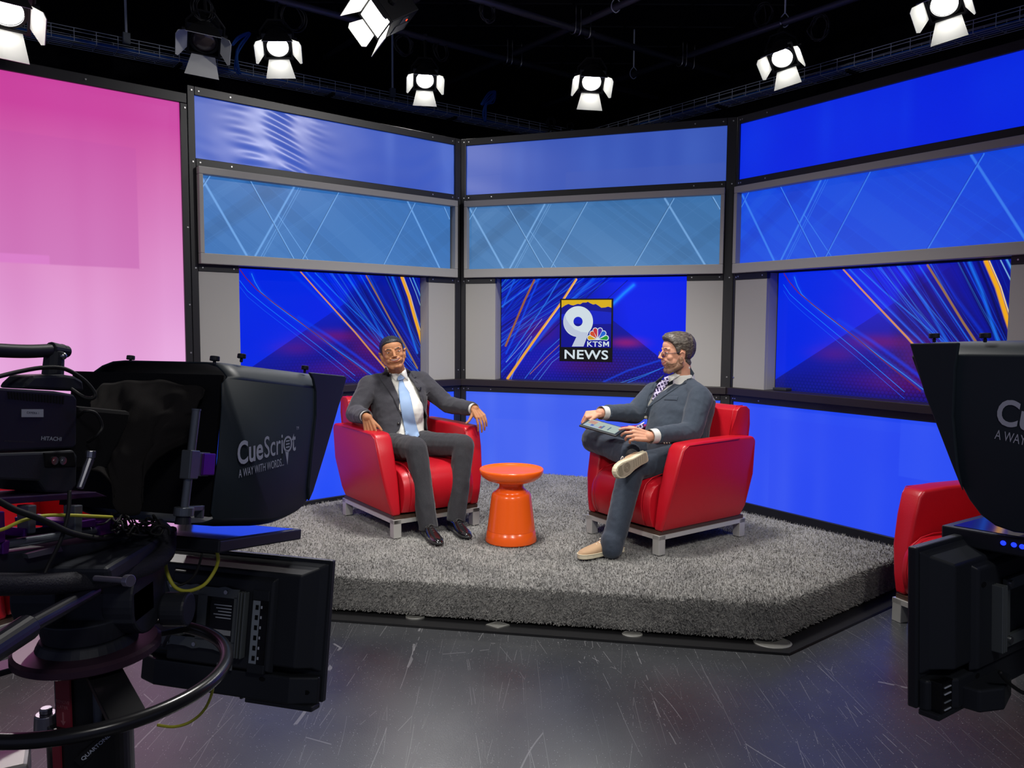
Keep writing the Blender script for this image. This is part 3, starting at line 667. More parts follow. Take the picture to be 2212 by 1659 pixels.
# pile tufts so the edge is fuzzy from any side
def tufts():
    vs, fs = [], []; k = 0
    def tuft(p, nrm, L):
        nonlocal k
        t = Vector((rng.uniform(-1, 1), rng.uniform(-1, 1), rng.uniform(-1, 1))); s = nrm.cross(t).normalized()*.0034
        tip = p + nrm*L + t*.008
        vs.extend([p-s, p+s, tip]); fs.append((k, k+1, k+2)); k += 3
    ar = poly; xs = [p.x for p in ar]; ys = [p.y for p in ar]
    def inside(x, y):
        c = False; j = len(ar)-1
        for i in range(len(ar)):
            if (ar[i].y > y) != (ar[j].y > y) and x < (ar[j].x-ar[i].x)*(y-ar[i].y)/(ar[j].y-ar[i].y)+ar[i].x: c = not c
            j = i
        return c
    n = 0
    while n < 115000:
        x, y = rng.uniform(-2.1, 2.36), 3.6+3.5*rng.uniform(0, 1)**1.7
        if inside(x, y): tuft(Vector((x, y, PZ-.008)), Vector((0, 0, 1)), rng.uniform(.0085, .0115)); n += 1
    for a, b, cnt in ((P8, P1, 52000), (P1, P2, 22000)):
        e = (b-a).normalized(); nn = Vector((e.y, -e.x, 0))
        for _ in range(cnt):
            q = a+(b-a)*rng.uniform(0, 1); z = rng.uniform(.03, PZ-.01); tuft(Vector((q.x, q.y, z))-nn*.002, nn, rng.uniform(.004, .009))
    me = bpy.data.meshes.new('pile'); me.from_pydata([tuple(v) for v in vs], [], fs); return me
pl = obj('pile', tufts(), carpet, plat); pl['kind'] = 'stuff'
out = inset(poly, .10)
bm = BM(); prism(bm, [(p.x, p.y) for p in out], 2, .0005, .012); obj('base_mat', bm, mat('black_base_mat', (.012, .012, .013), .35), plat)
for i, (x, y, r) in enumerate([(896, 1337, .05), (1075, 1355, .06), (1367, 1375, .05), (1672, 1394, .09)]):
    p = on_plane(x, y, (0, 0, .012), (0, 0, 1)); bm = BM()
    lathe(bm, [(0, .0), (r, .0), (r, .006), (r*.9, .009), (r*.86, .006), (0, .006)] , 28 if i != 1 else 4)
    o = obj('floor_cap', bm, mat('cap_grey', (.13, .13, .12), .5)); o.location = (p.x, p.y+.02, .012); o.scale = (1, .8, 1)
    tag(o, ['round grey floor cap at the foot of the platform, nearest the hanging monitor', 'pale square floor cap at the foot of the platform, in front of the orange table', 'round grey floor cap at the platform foot, between the square cap and the corner', 'large round grey floor cap under the front right corner of the platform'][i], 'floor cap')
# ================================================================== ARMCHAIRS AND TABLE
def make_chair(name, label):
    t = thing(name, label, 'armchair', group=None)
    # legs and steel base
    for x in (-1, 1):
        for y in (-.36, .35):
            bm = BM(); box(bm, x*.285-.026, x*.285+.026, y-.026, y+.026, 0, .112); obj('leg', bm, chrome, t, bevel=.002, seg=1)
    bm = BM(); ring = [(-.311, .311, -.386, -.366), (-.311, .311, .356, .376), (-.311, -.291, -.366, .356), (.291, .311, -.366, .356)]
    for a, b, c, d in ring: box(bm, a, b, c, d, .088, .1125)
    obj('steel_base', bm, chrome, t)
    bm = BM(); box(bm, -.302, .302, -.374, .366, .1125, .134); obj('wood_plinth', bm, dwood, t)
    # seat cushion
    prof = [(-.345, .133), (-.385, .15), (-.412, .20), (-.425, .27), (-.418, .34), (-.39, .395), (-.34, .425), (-.26, .438), (-.1, .436), (.1, .425), (.26, .415), (.26, .133)]
    bm = BM(); xs = [-.25, -.246, -.20, -.1, 0, .1, .20, .246, .25]; rows = []
    for x in xs:
        e = abs(x)/.25; k = 1 - .05*max(0, e-.75)*4
        rows.append([bm.verts.new((x, -.05+(y+.05)*(k if y < 0 else 1), .133+(z-.133)*(1-.06*e**4)*(k**.5))) for y, z in prof])
    for A, B in zip(rows, rows[1:]):
        for i in range(len(prof)): j = (i+1) % len(prof); bm.faces.new((A[i], A[j], B[j], B[i]))
    bm.faces.new(rows[0]); bm.faces.new(rows[-1][::-1])
    obj('seat_cushion', bm, red, t, smooth=True, bevel=.02, seg=2, sub=1)
    # piping line on the seat nose
    seat = t.children[-1]
    for x in (-.205, .205):
        bm = BM(); tube(bm, [(x, y-.001, z+.0015) for y, z in prof[1:10]], .003, 6); obj('seat_seam', bm, red, seat, smooth=True)
    # arms
    side = [(-.374, .133), (-.366, .22), (-.348, .36), (-.315, .50), (-.285, .60), (-.255, .632), (-.1, .640), (.2, .640), (.345, .636), (.372, .61), (.378, .4), (.36, .2), (.33, .133)]
    for s in (-1, 1):
        bm = BM(); ro = []
        for lay in (0, 1):
            r_ = []
            for y, z in side:
                f = (z-.133)/.5
                x = .252+.016*f if lay == 0 else .310+.072*f**.8+.012*math.sin(f*PI)
                r_.append(bm.verts.new((s*x, y, z)))
            ro.append(r_)
        n = len(side)
        for i in range(n): j = (i+1) % n; bm.faces.new((ro[0][i], ro[0][j], ro[1][j], ro[1][i]))
        bm.faces.new(ro[0]); bm.faces.new(ro[1][::-1])
        a_ = obj('arm', bm, red, t, smooth=True, bevel=.017, seg=4)
        bm = BM(); tube(bm, [(s*(.310+.072*((z-.133)/.5)**.8+.012*math.sin((z-.133)/.5*PI)+.0005-.002), y+.014, z-(.014 if z > .6 else 0)) for y, z in side[:5]]+[(s*.388, -.24, .628), (s*.389, .2, .632)], .0024, 6); obj('arm_seam', bm, red, a_, smooth=True)
    # back
    prof = [(.20, .30), (.215, .45), (.235, .60), (.258, .74), (.272, .79), (.30, .812), (.36, .812), (.392, .79), (.398, .70), (.385, .133), (.25, .133)]
    bm = BM(); rows = []
    for x in (-.312, -.306, -.15, 0, .15, .306, .312): rows.append([bm.verts.new((x*(.86 if z < .62 else 1), y-(.012*(1-(x/.312)**2) if y < .29 else 0), z)) for y, z in prof])
    for A, B in zip(rows, rows[1:]):
        for i in range(len(prof)): j = (i+1) % len(prof); bm.faces.new((A[i], A[j], B[j], B[i]))
    bm.faces.new(rows[0]); bm.faces.new(rows[-1][::-1]); bk = obj('backrest', bm, red, t, smooth=True, bevel=.014, seg=3)
    for x in (-.285, .285):
        bm = BM(); tube(bm, [(x, .232, .62), (x, .255, .74), (x*.99, .268, .785), (x*.98, .30, .8135), (x*.98, .36, .8135)], .0028, 6); obj('back_seam', bm, red, bk, smooth=True)
    return t
GRP = None
chairs = []
c0 = make_chair('armchair', 'red leather armchair with steel legs in which the man with the blue tie sits')
spots_ = [((-.684, 5.164, PZ), 35.7, None), ((.968, 4.826, PZ), -54.2, 'red leather armchair with steel legs under the man holding a tablet'),
          ((2.48, 3.80, 0), -68, 'red leather armchair on the floor at the right, half hidden by a prompter monitor'), ((-2.55, 3.95, 0), 62, 'red leather armchair glimpsed behind the camera at the left edge')]
for i, (loc, r, lb) in enumerate(spots_):
    o = c0 if i == 0 else copy_tree(c0); o.location = loc; o.scale = (1.07,)*3 if i == 2 else (1, 1, 1); o.rotation_euler.z = math.radians(r); chairs.append(o)
    if lb: o['label'] = lb
for o in chairs: o['group'] = 'red leather armchairs'
ft = BM()
tb = thing('side_table', 'glossy orange pedestal side table with dished top between the armchairs', 'table', (0.0, 4.66, PZ))
bm = BM(); lathe(bm, [(0, .425), (.165, .426), (.178, .430), (.184, .440), (.190, .440), (.1935, .434), (.19, .415), (.178, .395), (.15, .374), (.11, .362), (.08, .357), (.0, .357)], 96); obj('top', bm, orange, tb, smooth=True)
bm = BM(); lathe(bm, [(0, .36), (.078, .360), (.074, .350), (.072, .335), (.076, .322), (.088, .310), (.098, .300), (.098, .290), (0, .29)], 64); obj('neck', bm, orange, tb, smooth=True)
bm = BM(); lathe(bm, [(0, .300), (.092, .300), (.108, .296), (.117, .284), (.121, .265), (.144, .074), (.1445, .0725), (.1425, .0705), (.1425, .069), (.1452, .067), (.156, .006), (.154, 0), (0, 0)], 96); obj('base', bm, orange, tb, smooth=True)
ft.free()

# ================================================================== LIGHTING GRID AND LAMPS
Np = Vector((math.sin(RAZ), math.cos(RAZ), 0)); Nq = Vector((math.cos(RAZ), -math.sin(RAZ), 0)); GZ = 4.21
def pq(p, q, z): return Np*p + Nq*q + Vector((0, 0, z))
pipem = mat('black_pipe', (.13, .13, .16), .4, .3)
labs = {('p', 5.56): 'dark grid pipe crossing the ceiling above the middle of the set', ('p', 6.6): 'dark grid pipe crossing the ceiling closest to the left tray',
        ('q', 3.48): 'dark grid pipe running back beside the tilted square lamp', ('q', 4.95): 'dark grid pipe running back towards the room corner', ('q', 6.4): 'dark grid pipe running back on the right, above the round lamp'}
for (ax, c), lb in labs.items():
    bm = BM()
    if ax == 'p': cyl(bm, pq(c, 1.0 if c < 6 else -2.0, GZ), pq(c, 7.1, GZ), .03)
    else: cyl(bm, pq(2.2, c, GZ+.065), pq(7.9, c, GZ+.065), .03)
    tag(obj('grid_pipe', bm, pipem, smooth=True), lb, 'pipe', 'ceiling grid pipes')
def rod(p, q, z0, label, gap=.18):
    t = thing('hanger_rod', label, 'rod', tuple(pq(p, q, z0)), group='rods holding up the grid')
    bm = BM(); cyl(bm, (0, 0, .08), (0, 0, 4.76-z0), .008, n=8); obj('rod', bm, wire, t)
    bm = BM(); tube(bm, [(.0, 0, .085), (.035, 0, .04), (.037, 0, -.01), (.0, 0, -.045), (-.037, 0, -.01), (-.035, 0, .04), (0, 0, .085)], .005, 6, res=4); obj('pipe_hanger', bm, wire, t)
rod(5.1, 4.95, GZ+.065, 'thin hanger rod above the middle pipe crossing'); rod(6.3, 6.4, GZ+.065, 'thin hanger rod to the right of the middle round lamp'); rod(4.4, 6.4, GZ+.065, 'thin hanger rod above the round lamp on the right')
# J-bolts at the crossings
for i, (p_, q_) in enumerate([(5.56, 4.95), (6.6, 4.95), (5.56, 6.4)]):
    bm = BM()
    for s in (-.09, -.03, .09):
        c0_ = pq(p_, q_+s, GZ)
        tube(bm, [c0_+Np*.045+Vector((0, 0, .02)), c0_+Np*.035+Vector((0, 0, -.035)), c0_+Vector((0, 0, -.05)), c0_-Np*.035+Vector((0, 0, -.03)), c0_-Np*.04+Vector((0, 0, .05)), c0_-Np*.04+Vector((0, 0, .19))], .007, 6, res=4)
    tag(obj('pipe_clamp', bm, silver, smooth=True), ['bent steel pipe clamp at the grid crossing nearest the top middle', 'bent steel pipe clamp at the grid crossing left of the middle round lamp', 'bent steel pipe clamp at the grid crossing right of the middle round lamp'][i], 'clamp', 'clamps at pipe crossings')
lensm = mat('lamp_lens', (.9, .9, .9), .3, emit=(1, .98, .94), es=22)
lensoff = mat('lamp_lens_off', (.12, .09, .08), .15, spec=.6)
flapw = mat('barn_door_inside', (.78, .78, .74), .5); flapb = mat('barn_door_black', (.015, .015, .017), .5)
lampb = mat('lamp_body', (.014, .014, .016), .45)
def make_lamp(name, label, square=False, on=True, s=1.0):
    """light leaves towards local -Y"""
    t = thing(name, label, 'stage lamp', group='stage lamps over the set')
    bm = BM()
    if square: box(bm, -.13*s, .13*s, .0, .30*s, -.12*s, .12*s)
    else:
        cyl(bm, (0, .0, 0), (0, .10*s, 0), .112*s, .105*s, 24); cyl(bm, (0, .10*s, 0), (0, .27*s, 0), .095*s, .08*s, 24)
        for k in range(4): cyl(bm, (0, (.12+.035*k)*s, 0), (0, (.13+.035*k)*s, 0), .108*s, .108*s, 24)
    b_ = obj('housing', bm, lampb, t, bevel=.006 if square else 0)
    bm = BM(); 
    if square: box(bm, -.118*s, .118*s, -.006, -.001, -.108*s, .108*s)
    else:
        rows = [(0, -.022*s), (.03*s, -.020*s), (.06*s, -.014*s), (.085*s, -.004*s), (.088*s, .002)]; R_ = []
        for r, y in rows: R_.append([bm.verts.new((r*math.cos(2*PI*i/32), y, r*math.sin(2*PI*i/32))) for i in range(32)] if r else [bm.verts.new((0, y, 0))])
        for A, B in zip(R_, R_[1:]):
            for i in range(32):
                j = (i+1) % 32
                bm.faces.new((A[0], B[i], B[j]) if len(A) == 1 else (A[i], B[i], B[j], A[j]))
    obj('lens', bm, lensm if on else lensoff, t, smooth=not square)
    bm = BM(); ring_frame(bm, -.125*s, .125*s, -.125*s, .125*s, .02*s, -.012, .0); obj('door_frame', bm, lampb, t)
    if not square:
        bm = BM(); lathe(bm, [(.09*s, 0), (.098*s, 0), (.098*s, .012), (.09*s, .012), (.09*s, 0)], 32)
        for v in bm.verts: v.co = Vector((v.co.x, -v.co.z-.002, v.co.y))
        obj('lens_ring', bm, lampb, t)
    for ang, wid, ln, spread in ((0, .118, .17, 30), (180, .118, .17, 14), (90, .10, .13, 34), (270, .10, .13, 34)):
        a = math.radians(spread); m4 = Matrix.Rotation(math.radians(ang), 4, 'Y')
        # hinge along x at z=-.12, opening outwards and forwards
        h = Vector((0, -.012, -.118*s)); d = Vector((0, -math.cos(a), -math.sin(a)))*ln*s; nn = Vector((0, -math.sin(a), math.cos(a)))
        w0, w1 = wid*.72*s, wid*s*1.05
        for off, m_, nm in ((0, flapw, 'barn_door'), (-.004, flapb, 'barn_door_back')):
            bm = BM(); pts = [h+Vector((-w0, 0, 0)), h+Vector((w0, 0, 0)), h+d*.78+Vector((w1, 0, 0)), h+d+Vector((w1*.8, 0, 0)), h+d+Vector((-w1*.8, 0, 0)), h+d*.78+Vector((-w1, 0, 0))]
            if ang == 0 or ang == 180: pts = [h+Vector((-w0, 0, 0)), h+Vector((w0, 0, 0)), h+d+Vector((w1, 0, 0)), h+d+Vector((-w1, 0, 0))]
            A_ = [bm.verts.new(m4 @ (q+nn*off)) for q in pts]; B_ = [bm.verts.new(m4 @ (q+nn*(off-.0035))) for q in pts]
            bm.faces.new(A_); bm.faces.new(B_[::-1])
            for i in range(len(pts)): j = (i+1) % len(pts); bm.faces.new((A_[i], A_[j], B_[j], B_[i]))
            if off == 0: fl = obj(nm, bm, m_, t)
            else: obj(nm, bm, m_, fl)
    return t
aimP = [  # px, py, pipe axis, pipe value, size, square, on, aim, power
    (918, 172, 'p', 6.6, .92, False, True, (-.2, 3.6, .3)), (1278, 176, 'p', 5.56, .98, False, True, (.55, 3.0, .9)), (600, 100, 'p', 6.6, .98, False, True, (-.9, 3.9, .0)),
    (1690, 124, 'q', 6.4, 1.02, False, True, (.4, 3.1, .4)), (2040, 8, 'q', 6.4, 1.08, False, True, (.6, 2.4, .6)), (12, 22, 'p', 5.56, 1.05, False, True, (-1.2, 1.4, .9)),
    (812, 38, 'p', 5.56, 1.0, True, True, (-4.6, 2.4, .2)), (441, 88, 'p', 6.6, 1.05, False, False, (-1.6, 3.2, .6))]
lampl = ['small lit stage lamp hanging above the left blue wall, nearest the blue cable loop', 'lit stage lamp hanging above the screen with the logo', 'lit stage lamp with blue cables tied beside it, above the left set wall',
         'lit stage lamp above the right set wall, lens tilted to the left', 'lit stage lamp cut off by the top edge at the right', 'glaring stage lamp in the top left corner over the cable tray',
         'large square lit lamp tilted down to the left near the top middle', 'unlit dark stage lamp between two lit ones on the left']
lamp_objs = []
for i, (px, py, ax, val, s, sq, on, aim) in enumerate(aimP):
    r = ray(px, py); nn = Np if ax == 'p' else Nq; tt = val/r.dot(nn); P = Vector((r.x*tt, r.y*tt, EYE+r.z*tt))
    L = make_lamp('stage_lamp', lampl[i], sq, on, s); L.location = P
    h_ = Vector((aim[0]-P.x, aim[1]-P.y, 0)).normalized(); d = (h_*.72 + Vector((0, 0, -1))*((.80+.05*(i % 3)) if not sq else .45)).normalized(); q = (-d).to_track_quat('Y', 'Z') @ Quaternion((0, 1, 0), math.radians((0, 4, -8, -14, -10, 6, 0, 8)[i]))
    if sq: q = q @ Quaternion((0, 1, 0), math.radians(-20))
    L.rotation_mode = 'QUATERNION'; L.rotation_quaternion = q
    Mi = q.to_matrix().to_4x4(); Mi.translation = P; Mi = Mi.inverted()
    ptop = Vector((P.x, P.y, GZ+(.065 if ax == 'q' else 0)))
    back = Mi @ (P - d*.1); up = Mi @ ptop
    bm = BM(); R = .135*s
    pv = Vector((0, .10*s, 0)); w_ = Vector((0, .10*s, .17*s))
    tube(bm, [pv+Vector((-R, 0, 0)), pv+Vector((-R, 0, .08*s)), w_+Vector((-.06, 0, .01)), w_+Vector((.06, 0, .01)), pv+Vector((R, 0, .08*s)), pv+Vector((R, 0, 0))], .009, 6); obj('yoke', bm, lampb, L)
    bm = BM(); cyl(bm, w_, up, .014, n=8); box(bm, -.02, .02, -.02, .02, -.05, .05, Matrix.Translation(up)); obj('hanging_spigot', bm, lampb, L)
    for sx in (-1, 1):
        bm = BM(); cyl(bm, pv+Vector((sx*R, 0, 0)), pv+Vector((sx*(R+.03), 0, 0)), .022, n=12); obj('tilt_knob', bm, lampb, L)
    if sq:
        bm = BM()
        for k in range(9): box(bm, (-.11+.012*k)*s, (-.104+.012*k)*s, .12*s, .26*s, -.124*s, -.12*s)
        box(bm, .02*s, .09*s, .14*s, .2*s, -.123*s, -.12*s); obj('vent_panel', bm, mat('grey_vent', (.12, .12, .13), .4), L)
        bm = BM(); box(bm, .03*s, .05*s, .21*s, .217*s, -.125*s, -.12*s); obj('red_display', bm, mat('red_led', (.1, 0, 0), .5, emit=(1, .04, .01), es=3), L)
    if on:
        sp = spot('lamp_light', (0, 0, 0), (0, -1, 0), 120 if not sq else 80, .07, 52, .5); sp.parent = L; sp.location = (0, -.04*s, 0); sp.rotation_euler = (-PI/2, 0, 0)
    lamp_objs.append(L)
# power-cable coils on the grid
cabm = mat('black_cable', (.02, .02, .024), .5)
def coil(px, py, ax, val, r, lab, m=cabm, turns=4, rr=.006, dy=0):
    ry = ray(px, py); nn = Np if ax == 'p' else Nq; tt = val/ry.dot(nn); P = Vector((ry.x*tt, ry.y*tt, EYE+ry.z*tt))
    rs = random.Random(int(px)); bm = BM(); X_ = Nq if ax == 'p' else Np
    for k in range(turns):
        c = Vector((rs.uniform(-.02, .02), 0, 0)); R1, R2 = r*rs.uniform(.85, 1.1), r*rs.uniform(.95, 1.3)
        tube(bm, [X_*(c.x+R1*math.sin(a)) + nn*rs.uniform(-.02, .02) + Vector((0, 0, R2*math.cos(a))) for a in [2*PI*i/12 for i in range(12)]], rr, 6, closed=True, res=3)
    zt = GZ + (.065 if ax == 'q' else 0)
    tube(bm, [Vector((0, 0, r)), Vector((.02, 0, (r+zt-P.z)/2)), Vector((0, 0, zt-P.z+.03))], rr, 6, res=4)
    o = obj('cable_coil', bm, m, smooth=True); o.location = P; tag(o, lab, 'cable', 'cable coils on the grid'); return o
coil(632, 38, 'p', 6.6, .10, 'black cable coil above the lit lamp with blue cables'); coil(872, 98, 'p', 6.6, .08, 'left one of two black cable coils above the small lit lamp'); coil(952, 110, 'p', 6.6, .085, 'right one of two black cable coils above the small lit lamp')
coil(1055, 26, 'p', 5.56, .07, 'small black cable coil near the top middle of the ceiling'); coil(1650, 32, 'q', 6.4, .09, 'black cable coil beside the hanger rod on the right'); coil(1770, 60, 'q', 6.4, .09, 'black cable coil above the tray on the right')
coil(440, 20, 'p', 6.6, .08, 'black cable coil over the unlit lamp', turns=5)

# ================================================================== CABLE TRAYS
def tray(name, label, az, d, a0, a1, step, cablem, cables, ylab):
    n = Vector((math.sin(az), math.cos(az), 0)); t = Vector((math.cos(az), -math.sin(az), 0)); Z1 = 4.01; Z0 = 3.90; D = .20
    root = thing(name, label, 'cable tray', tuple(n*d), -az)
    bm = BM()
    for z in (Z1, Z1-.028, Z0+.03, Z0): 
        cyl(bm, (a0, 0, z), (a1, 0, z), .0033, n=6)
        cyl(bm, (a0, D, z), (a1, D, z), .0033, n=6)
    for y in (.05, .1, .15): cyl(bm, (a0, y, Z0), (a1, y, Z0), .003, n=6)
    x = a0
    while x < a1:
        cyl(bm, (x, 0, Z0), (x, 0, Z1), .0033, n=6); cyl(bm, (x, D, Z0), (x, D, Z1), .0033, n=6); cyl(bm, (x, 0, Z0), (x, D, Z0), .0033, n=6); x += step
    obj('wire_basket', bm, wire, root)
    bm = BM(); rs = random.Random(2)
    bm.free()
    for x in np.arange(a0+.5, a1, 1.5):
        bm = BM(); box(bm, x-.015, x+.015, -.005, .21, Z0-.03, Z0-.006); obj('support_bracket', bm, black, root)
    for ci, (cm, cnt) in enumerate(cables):
        for k in range(cnt):
            y = .02 + .17*((k+ci*.4) % cnt)/cnt + rs.uniform(-.01, .01); zz = Z0+.01+rs.uniform(0, .012)
            pts = [(a0+.3*j, y+rs.uniform(-.012, .012), zz+rs.uniform(-.004, .006)) for j in range(int((a1-a0)/.3)+1)]
            bm = BM(); tube(bm, pts, .0075 if cm is bluec else .006, 6, res=2)
            tag(obj('network_cable', bm, cm, root, smooth=True), '', '')
            o = root.children[-1]
    for o in root.children:
        if o.name.startswith('network_cable'):
            del o['label']; del o['category']
    return root
tl = tray('cable_tray', 'long wire basket cable tray with blue cables on the left wall', RAZ, 7.74, -6, 6.9, .17, bluec, [(bluec, 7), (yellowc, 1)], '')
tr_ = tray('cable_tray', 'long wire basket cable tray on the right wall above the saturated blue panels', RAZ+PI/2, 6.95, -7.6, 3, .17, bluec, [(bluec, 7)], '')
# conduits with junction boxes
def conduit(px, ytop, ybot, lab):
    r = ray(px, ybot); tt = 7.70/r.dot(Np); P = Vector((r.x*tt, r.y*tt, EYE+r.z*tt))
    t = thing('conduit_drop', lab, 'conduit', tuple(P)); bm = BM(); cyl(bm, (0, 0, .03), (0, 0, 4.76-P.z), .011, n=8); obj('conduit', bm, wire, t)
    bm = BM(); box(bm, -.03, .03, -.02, .02, -.06, .035, Matrix.Rotation(-RAZ, 4, 'Z')); obj('junction_box', bm, mat('painted_box', (.22, .25, .28), .5, .3), t, bevel=.003)
conduit(273, 0, 80, 'conduit dropping to a small box on the left cable tray, left of the unlit lamp'); conduit(848, 90, 198, 'conduit dropping to a small box on the tray left of the small lit lamp')
def bundle(ptsn, lab, r=.008, n=6, m=bluec):
    bm = BM(); rs = random.Random(len(lab))
    for k in range(n):
        o = Vector((rs.uniform(-.025, .025), rs.uniform(-.02, .02), rs.uniform(-.02, .02)))
        tube(bm, [p+o*(.4+.6*(i % 2)) for i, p in enumerate(ptsn)], r, 6, res=5)
    return tag(obj('cable_bundle', bm, m, smooth=True), lab, 'cable bundle')
def pp(d, *pts): return [Vector(ray(x, y)*(d/ray(x, y).dot(Np)))+Vector((0, 0, EYE)) for x, y in pts]
b1 = bundle(pp(7.6, (502, 98), (515, 84), (540, 72), (520, 100), (512, 120), (513, 145), (519, 160)), 'blue cable bundle hanging from a lit lamp down to the left tray')
b2 = bundle(pp(7.7, (1040, 226), (1058, 203), (1069, 200), (1062, 218), (1050, 225), (1046, 245), (1048, 262)), 'loop of blue cable rising out of the left tray near the corner')
b3 = bundle(pp(7.7, (1184, 285), (1196, 270), (1192, 256), (1180, 262), (1190, 280)), 'short dark cable loop at the room corner, left of the other loop', n=3, m=cabm); b4 = bundle(pp(7.7, (1210, 286), (1222, 282), (1238, 276), (1236, 268), (1226, 270), (1228, 284)), 'short dark cable loop at the room corner, right of the other loop', n=3, m=cabm)
# ================================================================== PEOPLE
def skin_mat(name, c1, c2):
    m = mat(name, c1, .56, spec=.28, bump=(220, .12, .001)); m.node_tree.nodes['Principled BSDF'].inputs['Subsurface Weight'].default_value = .08
    m.node_tree.nodes['Principled BSDF'].inputs['Subsurface Scale'].default_value = .01
    return two_tone(m, c1, c2, 22, 4, .35, .7)
def cloth_mat(name, c1, c2, sc=260, sheen=.15):
    m = mat(name, c1, .82, spec=.2, sheen=sheen, bump=(500, .2, .001)); return two_tone(m, c1, c2, sc, 4, .3, .7)
skinL = skin_mat('warm_brown_skin', (.36, .155, .07), (.42, .195, .095)); skinR = skin_mat('light_skin', (.56, .27, .17), (.64, .33, .22))
suitL = cloth_mat('charcoal_suiting', (.032, .032, .040), (.045, .044, .052)); suitR = cloth_mat('slate_navy_suiting', (.029, .040, .058), (.042, .055, .075))
trouL = cloth_mat('charcoal_trouser', (.026, .026, .031), (.040, .040, .046)); trouR = cloth_mat('slate_trouser', (.022, .030, .046), (.032, .042, .060))
shirtm = mat('white_shirt', (.68, .67, .62), .7, bump=(400, .15, .001)); socks = mat('black_sock', (.012, .012, .014), .9)
teethm = mat('teeth', (.85, .82, .74), .3); eyew = mat('eye_white', (.50, .45, .41), .25); iris = mat('dark_iris', (.03, .014, .008), .1); lipm = mat('lip_brown', (.34, .11, .08), .45); lipR = mat('lip_pink', (.52, .17, .13), .45)
def tie_blue():
    m = mat('pale_blue_silk', (.30, .43, .68), .55, spec=.3, sheen=.1); nt = m.node_tree; b = nt.nodes['Principled BSDF']; tc = N(m, 'ShaderNodeTexCoord')
    wv = N(m, 'ShaderNodeTexWave', bands_direction='DIAGONAL'); wv.inputs['Scale'].default_value = 60; r = N(m, 'ShaderNodeValToRGB')
    r.color_ramp.elements[0].color = (.19, .29, .48, 1); r.color_ramp.elements[1].color = (.27, .38, .56, 1); nt.links.new(tc.outputs['Object'], wv.inputs['Vector']); nt.links.new(wv.outputs['Fac'], r.inputs[0]); nt.links.new(r.outputs[0], b.inputs['Base Color']); return m
def tie_plaid():
    m = mat('purple_plaid_silk', (.04, .02, .1), .4, sheen=.3); nt = m.node_tree; b = nt.nodes['Principled BSDF']; tc = N(m, 'ShaderNodeTexCoord')
    last = None
    for k, rot in enumerate(((0, .5, .3), (0, 2.1, .3))):
        mp = N(m, 'ShaderNodeMapping'); mp.inputs['Rotation'].default_value = rot; wv = N(m, 'ShaderNodeTexWave', bands_direction='X'); wv.inputs['Scale'].default_value = 16
        lt = N(m, 'ShaderNodeMath', operation='GREATER_THAN'); lt.inputs[1].default_value = .72; nt.links.new(tc.outputs['Object'], mp.inputs[0]); nt.links.new(mp.outputs[0], wv.inputs['Vector']); nt.links.new(wv.outputs['Fac'], lt.inputs[0])
        mx = N(m, 'ShaderNodeMix', data_type='RGBA'); nt.links.new(lt.outputs[0], mx.inputs[0]); mx.inputs[7].default_value = (.62, .55, .78, 1)
        if last is None: mx.inputs[6].default_value = (.035, .02, .09, 1)
        else: nt.links.new(last, mx.inputs[6])
        last = mx.outputs[2]
    nt.links.new(last, b.inputs['Base Color']); return m
def hair_mat(name, c1, c2):
    m = mat(name, c1, .45, spec=.4); two_tone(m, c1, c2, 55, 6, .35, .7, stretch=(1, 1, 3.5)); return m
tieL, tieR = tie_blue(), tie_plaid()
hairL = hair_mat('black_hair', (.008, .008, .009), (.03, .03, .032)); hairR = hair_mat('brown_grey_hair', (.03, .022, .017), (.15, .125, .10)); beardm = hair_mat('brown_beard', (.17, .09, .055), (.42, .24, .15))

def hand(bm, wrist, d, n, side, curls, thumb, s=1.0, spread=.05):
    """d wrist->knuckles, n back of hand, side +1/-1 picks the thumb side of d x n; curls per finger from the index"""
    d = Vector(d).normalized(); n = (Vector(n) - d*Vector(n).dot(d)).normalized(); t = d.cross(n)*side; w = Vector(wrist)
    lens = [(.043, .026, .021), (.047, .030, .022), (.043, .028, .021), (.034, .021, .019)]; lat = [.033, .011, -.011, -.031]; kn = [.086, .090, .085, .077]
    for i in range(4):
        b0 = w + t*lat[i]*.6*s - n*.0; k = w + d*kn[i]*s + t*lat[i]*s + n*.002
        cap(bm, b0, k, .0125*s, .0102*s, 10); cap(bm, b0 - n*.008*s, w + d*(kn[i]-.012)*s + t*lat[i]*s*.9 - n*.009*s, .0125*s, .010*s, 10)
        dd = (d + t*spread*(1.5-i)).normalized(); p = k; ang = 0; r0 = .0090 - .0006*(i == 3)
        for j, L in enumerate(lens[i]):
            ang += curls[i][j]; ax = dd.cross(n).normalized(); v = Matrix.Rotation(-math.radians(ang), 3, ax) @ dd
            if (v.dot(n) > dd.dot(n) + 1e-6) and ang > 0: v = Matrix.Rotation(math.radians(ang), 3, ax) @ dd
            q = p + v*L*s; cap(bm, p, q, (r0-.0007*j)*s, (r0-.0007*(j+1))*s, 10); p = q
    tv, t2 = Vector(thumb[0]).normalized(), Vector(thumb[1]).normalized()
    a = w + d*.022*s + t*.020*s - n*.006*s; b = a + tv*.040*s; c = b + tv*.030*s; e = c + t2*.027*s
    cap(bm, a, b, .0150*s, .0118*s, 10); cap(bm, b, c, .0112*s, .0098*s, 10); cap(bm, c, e, .0096*s, .0078*s, 10)

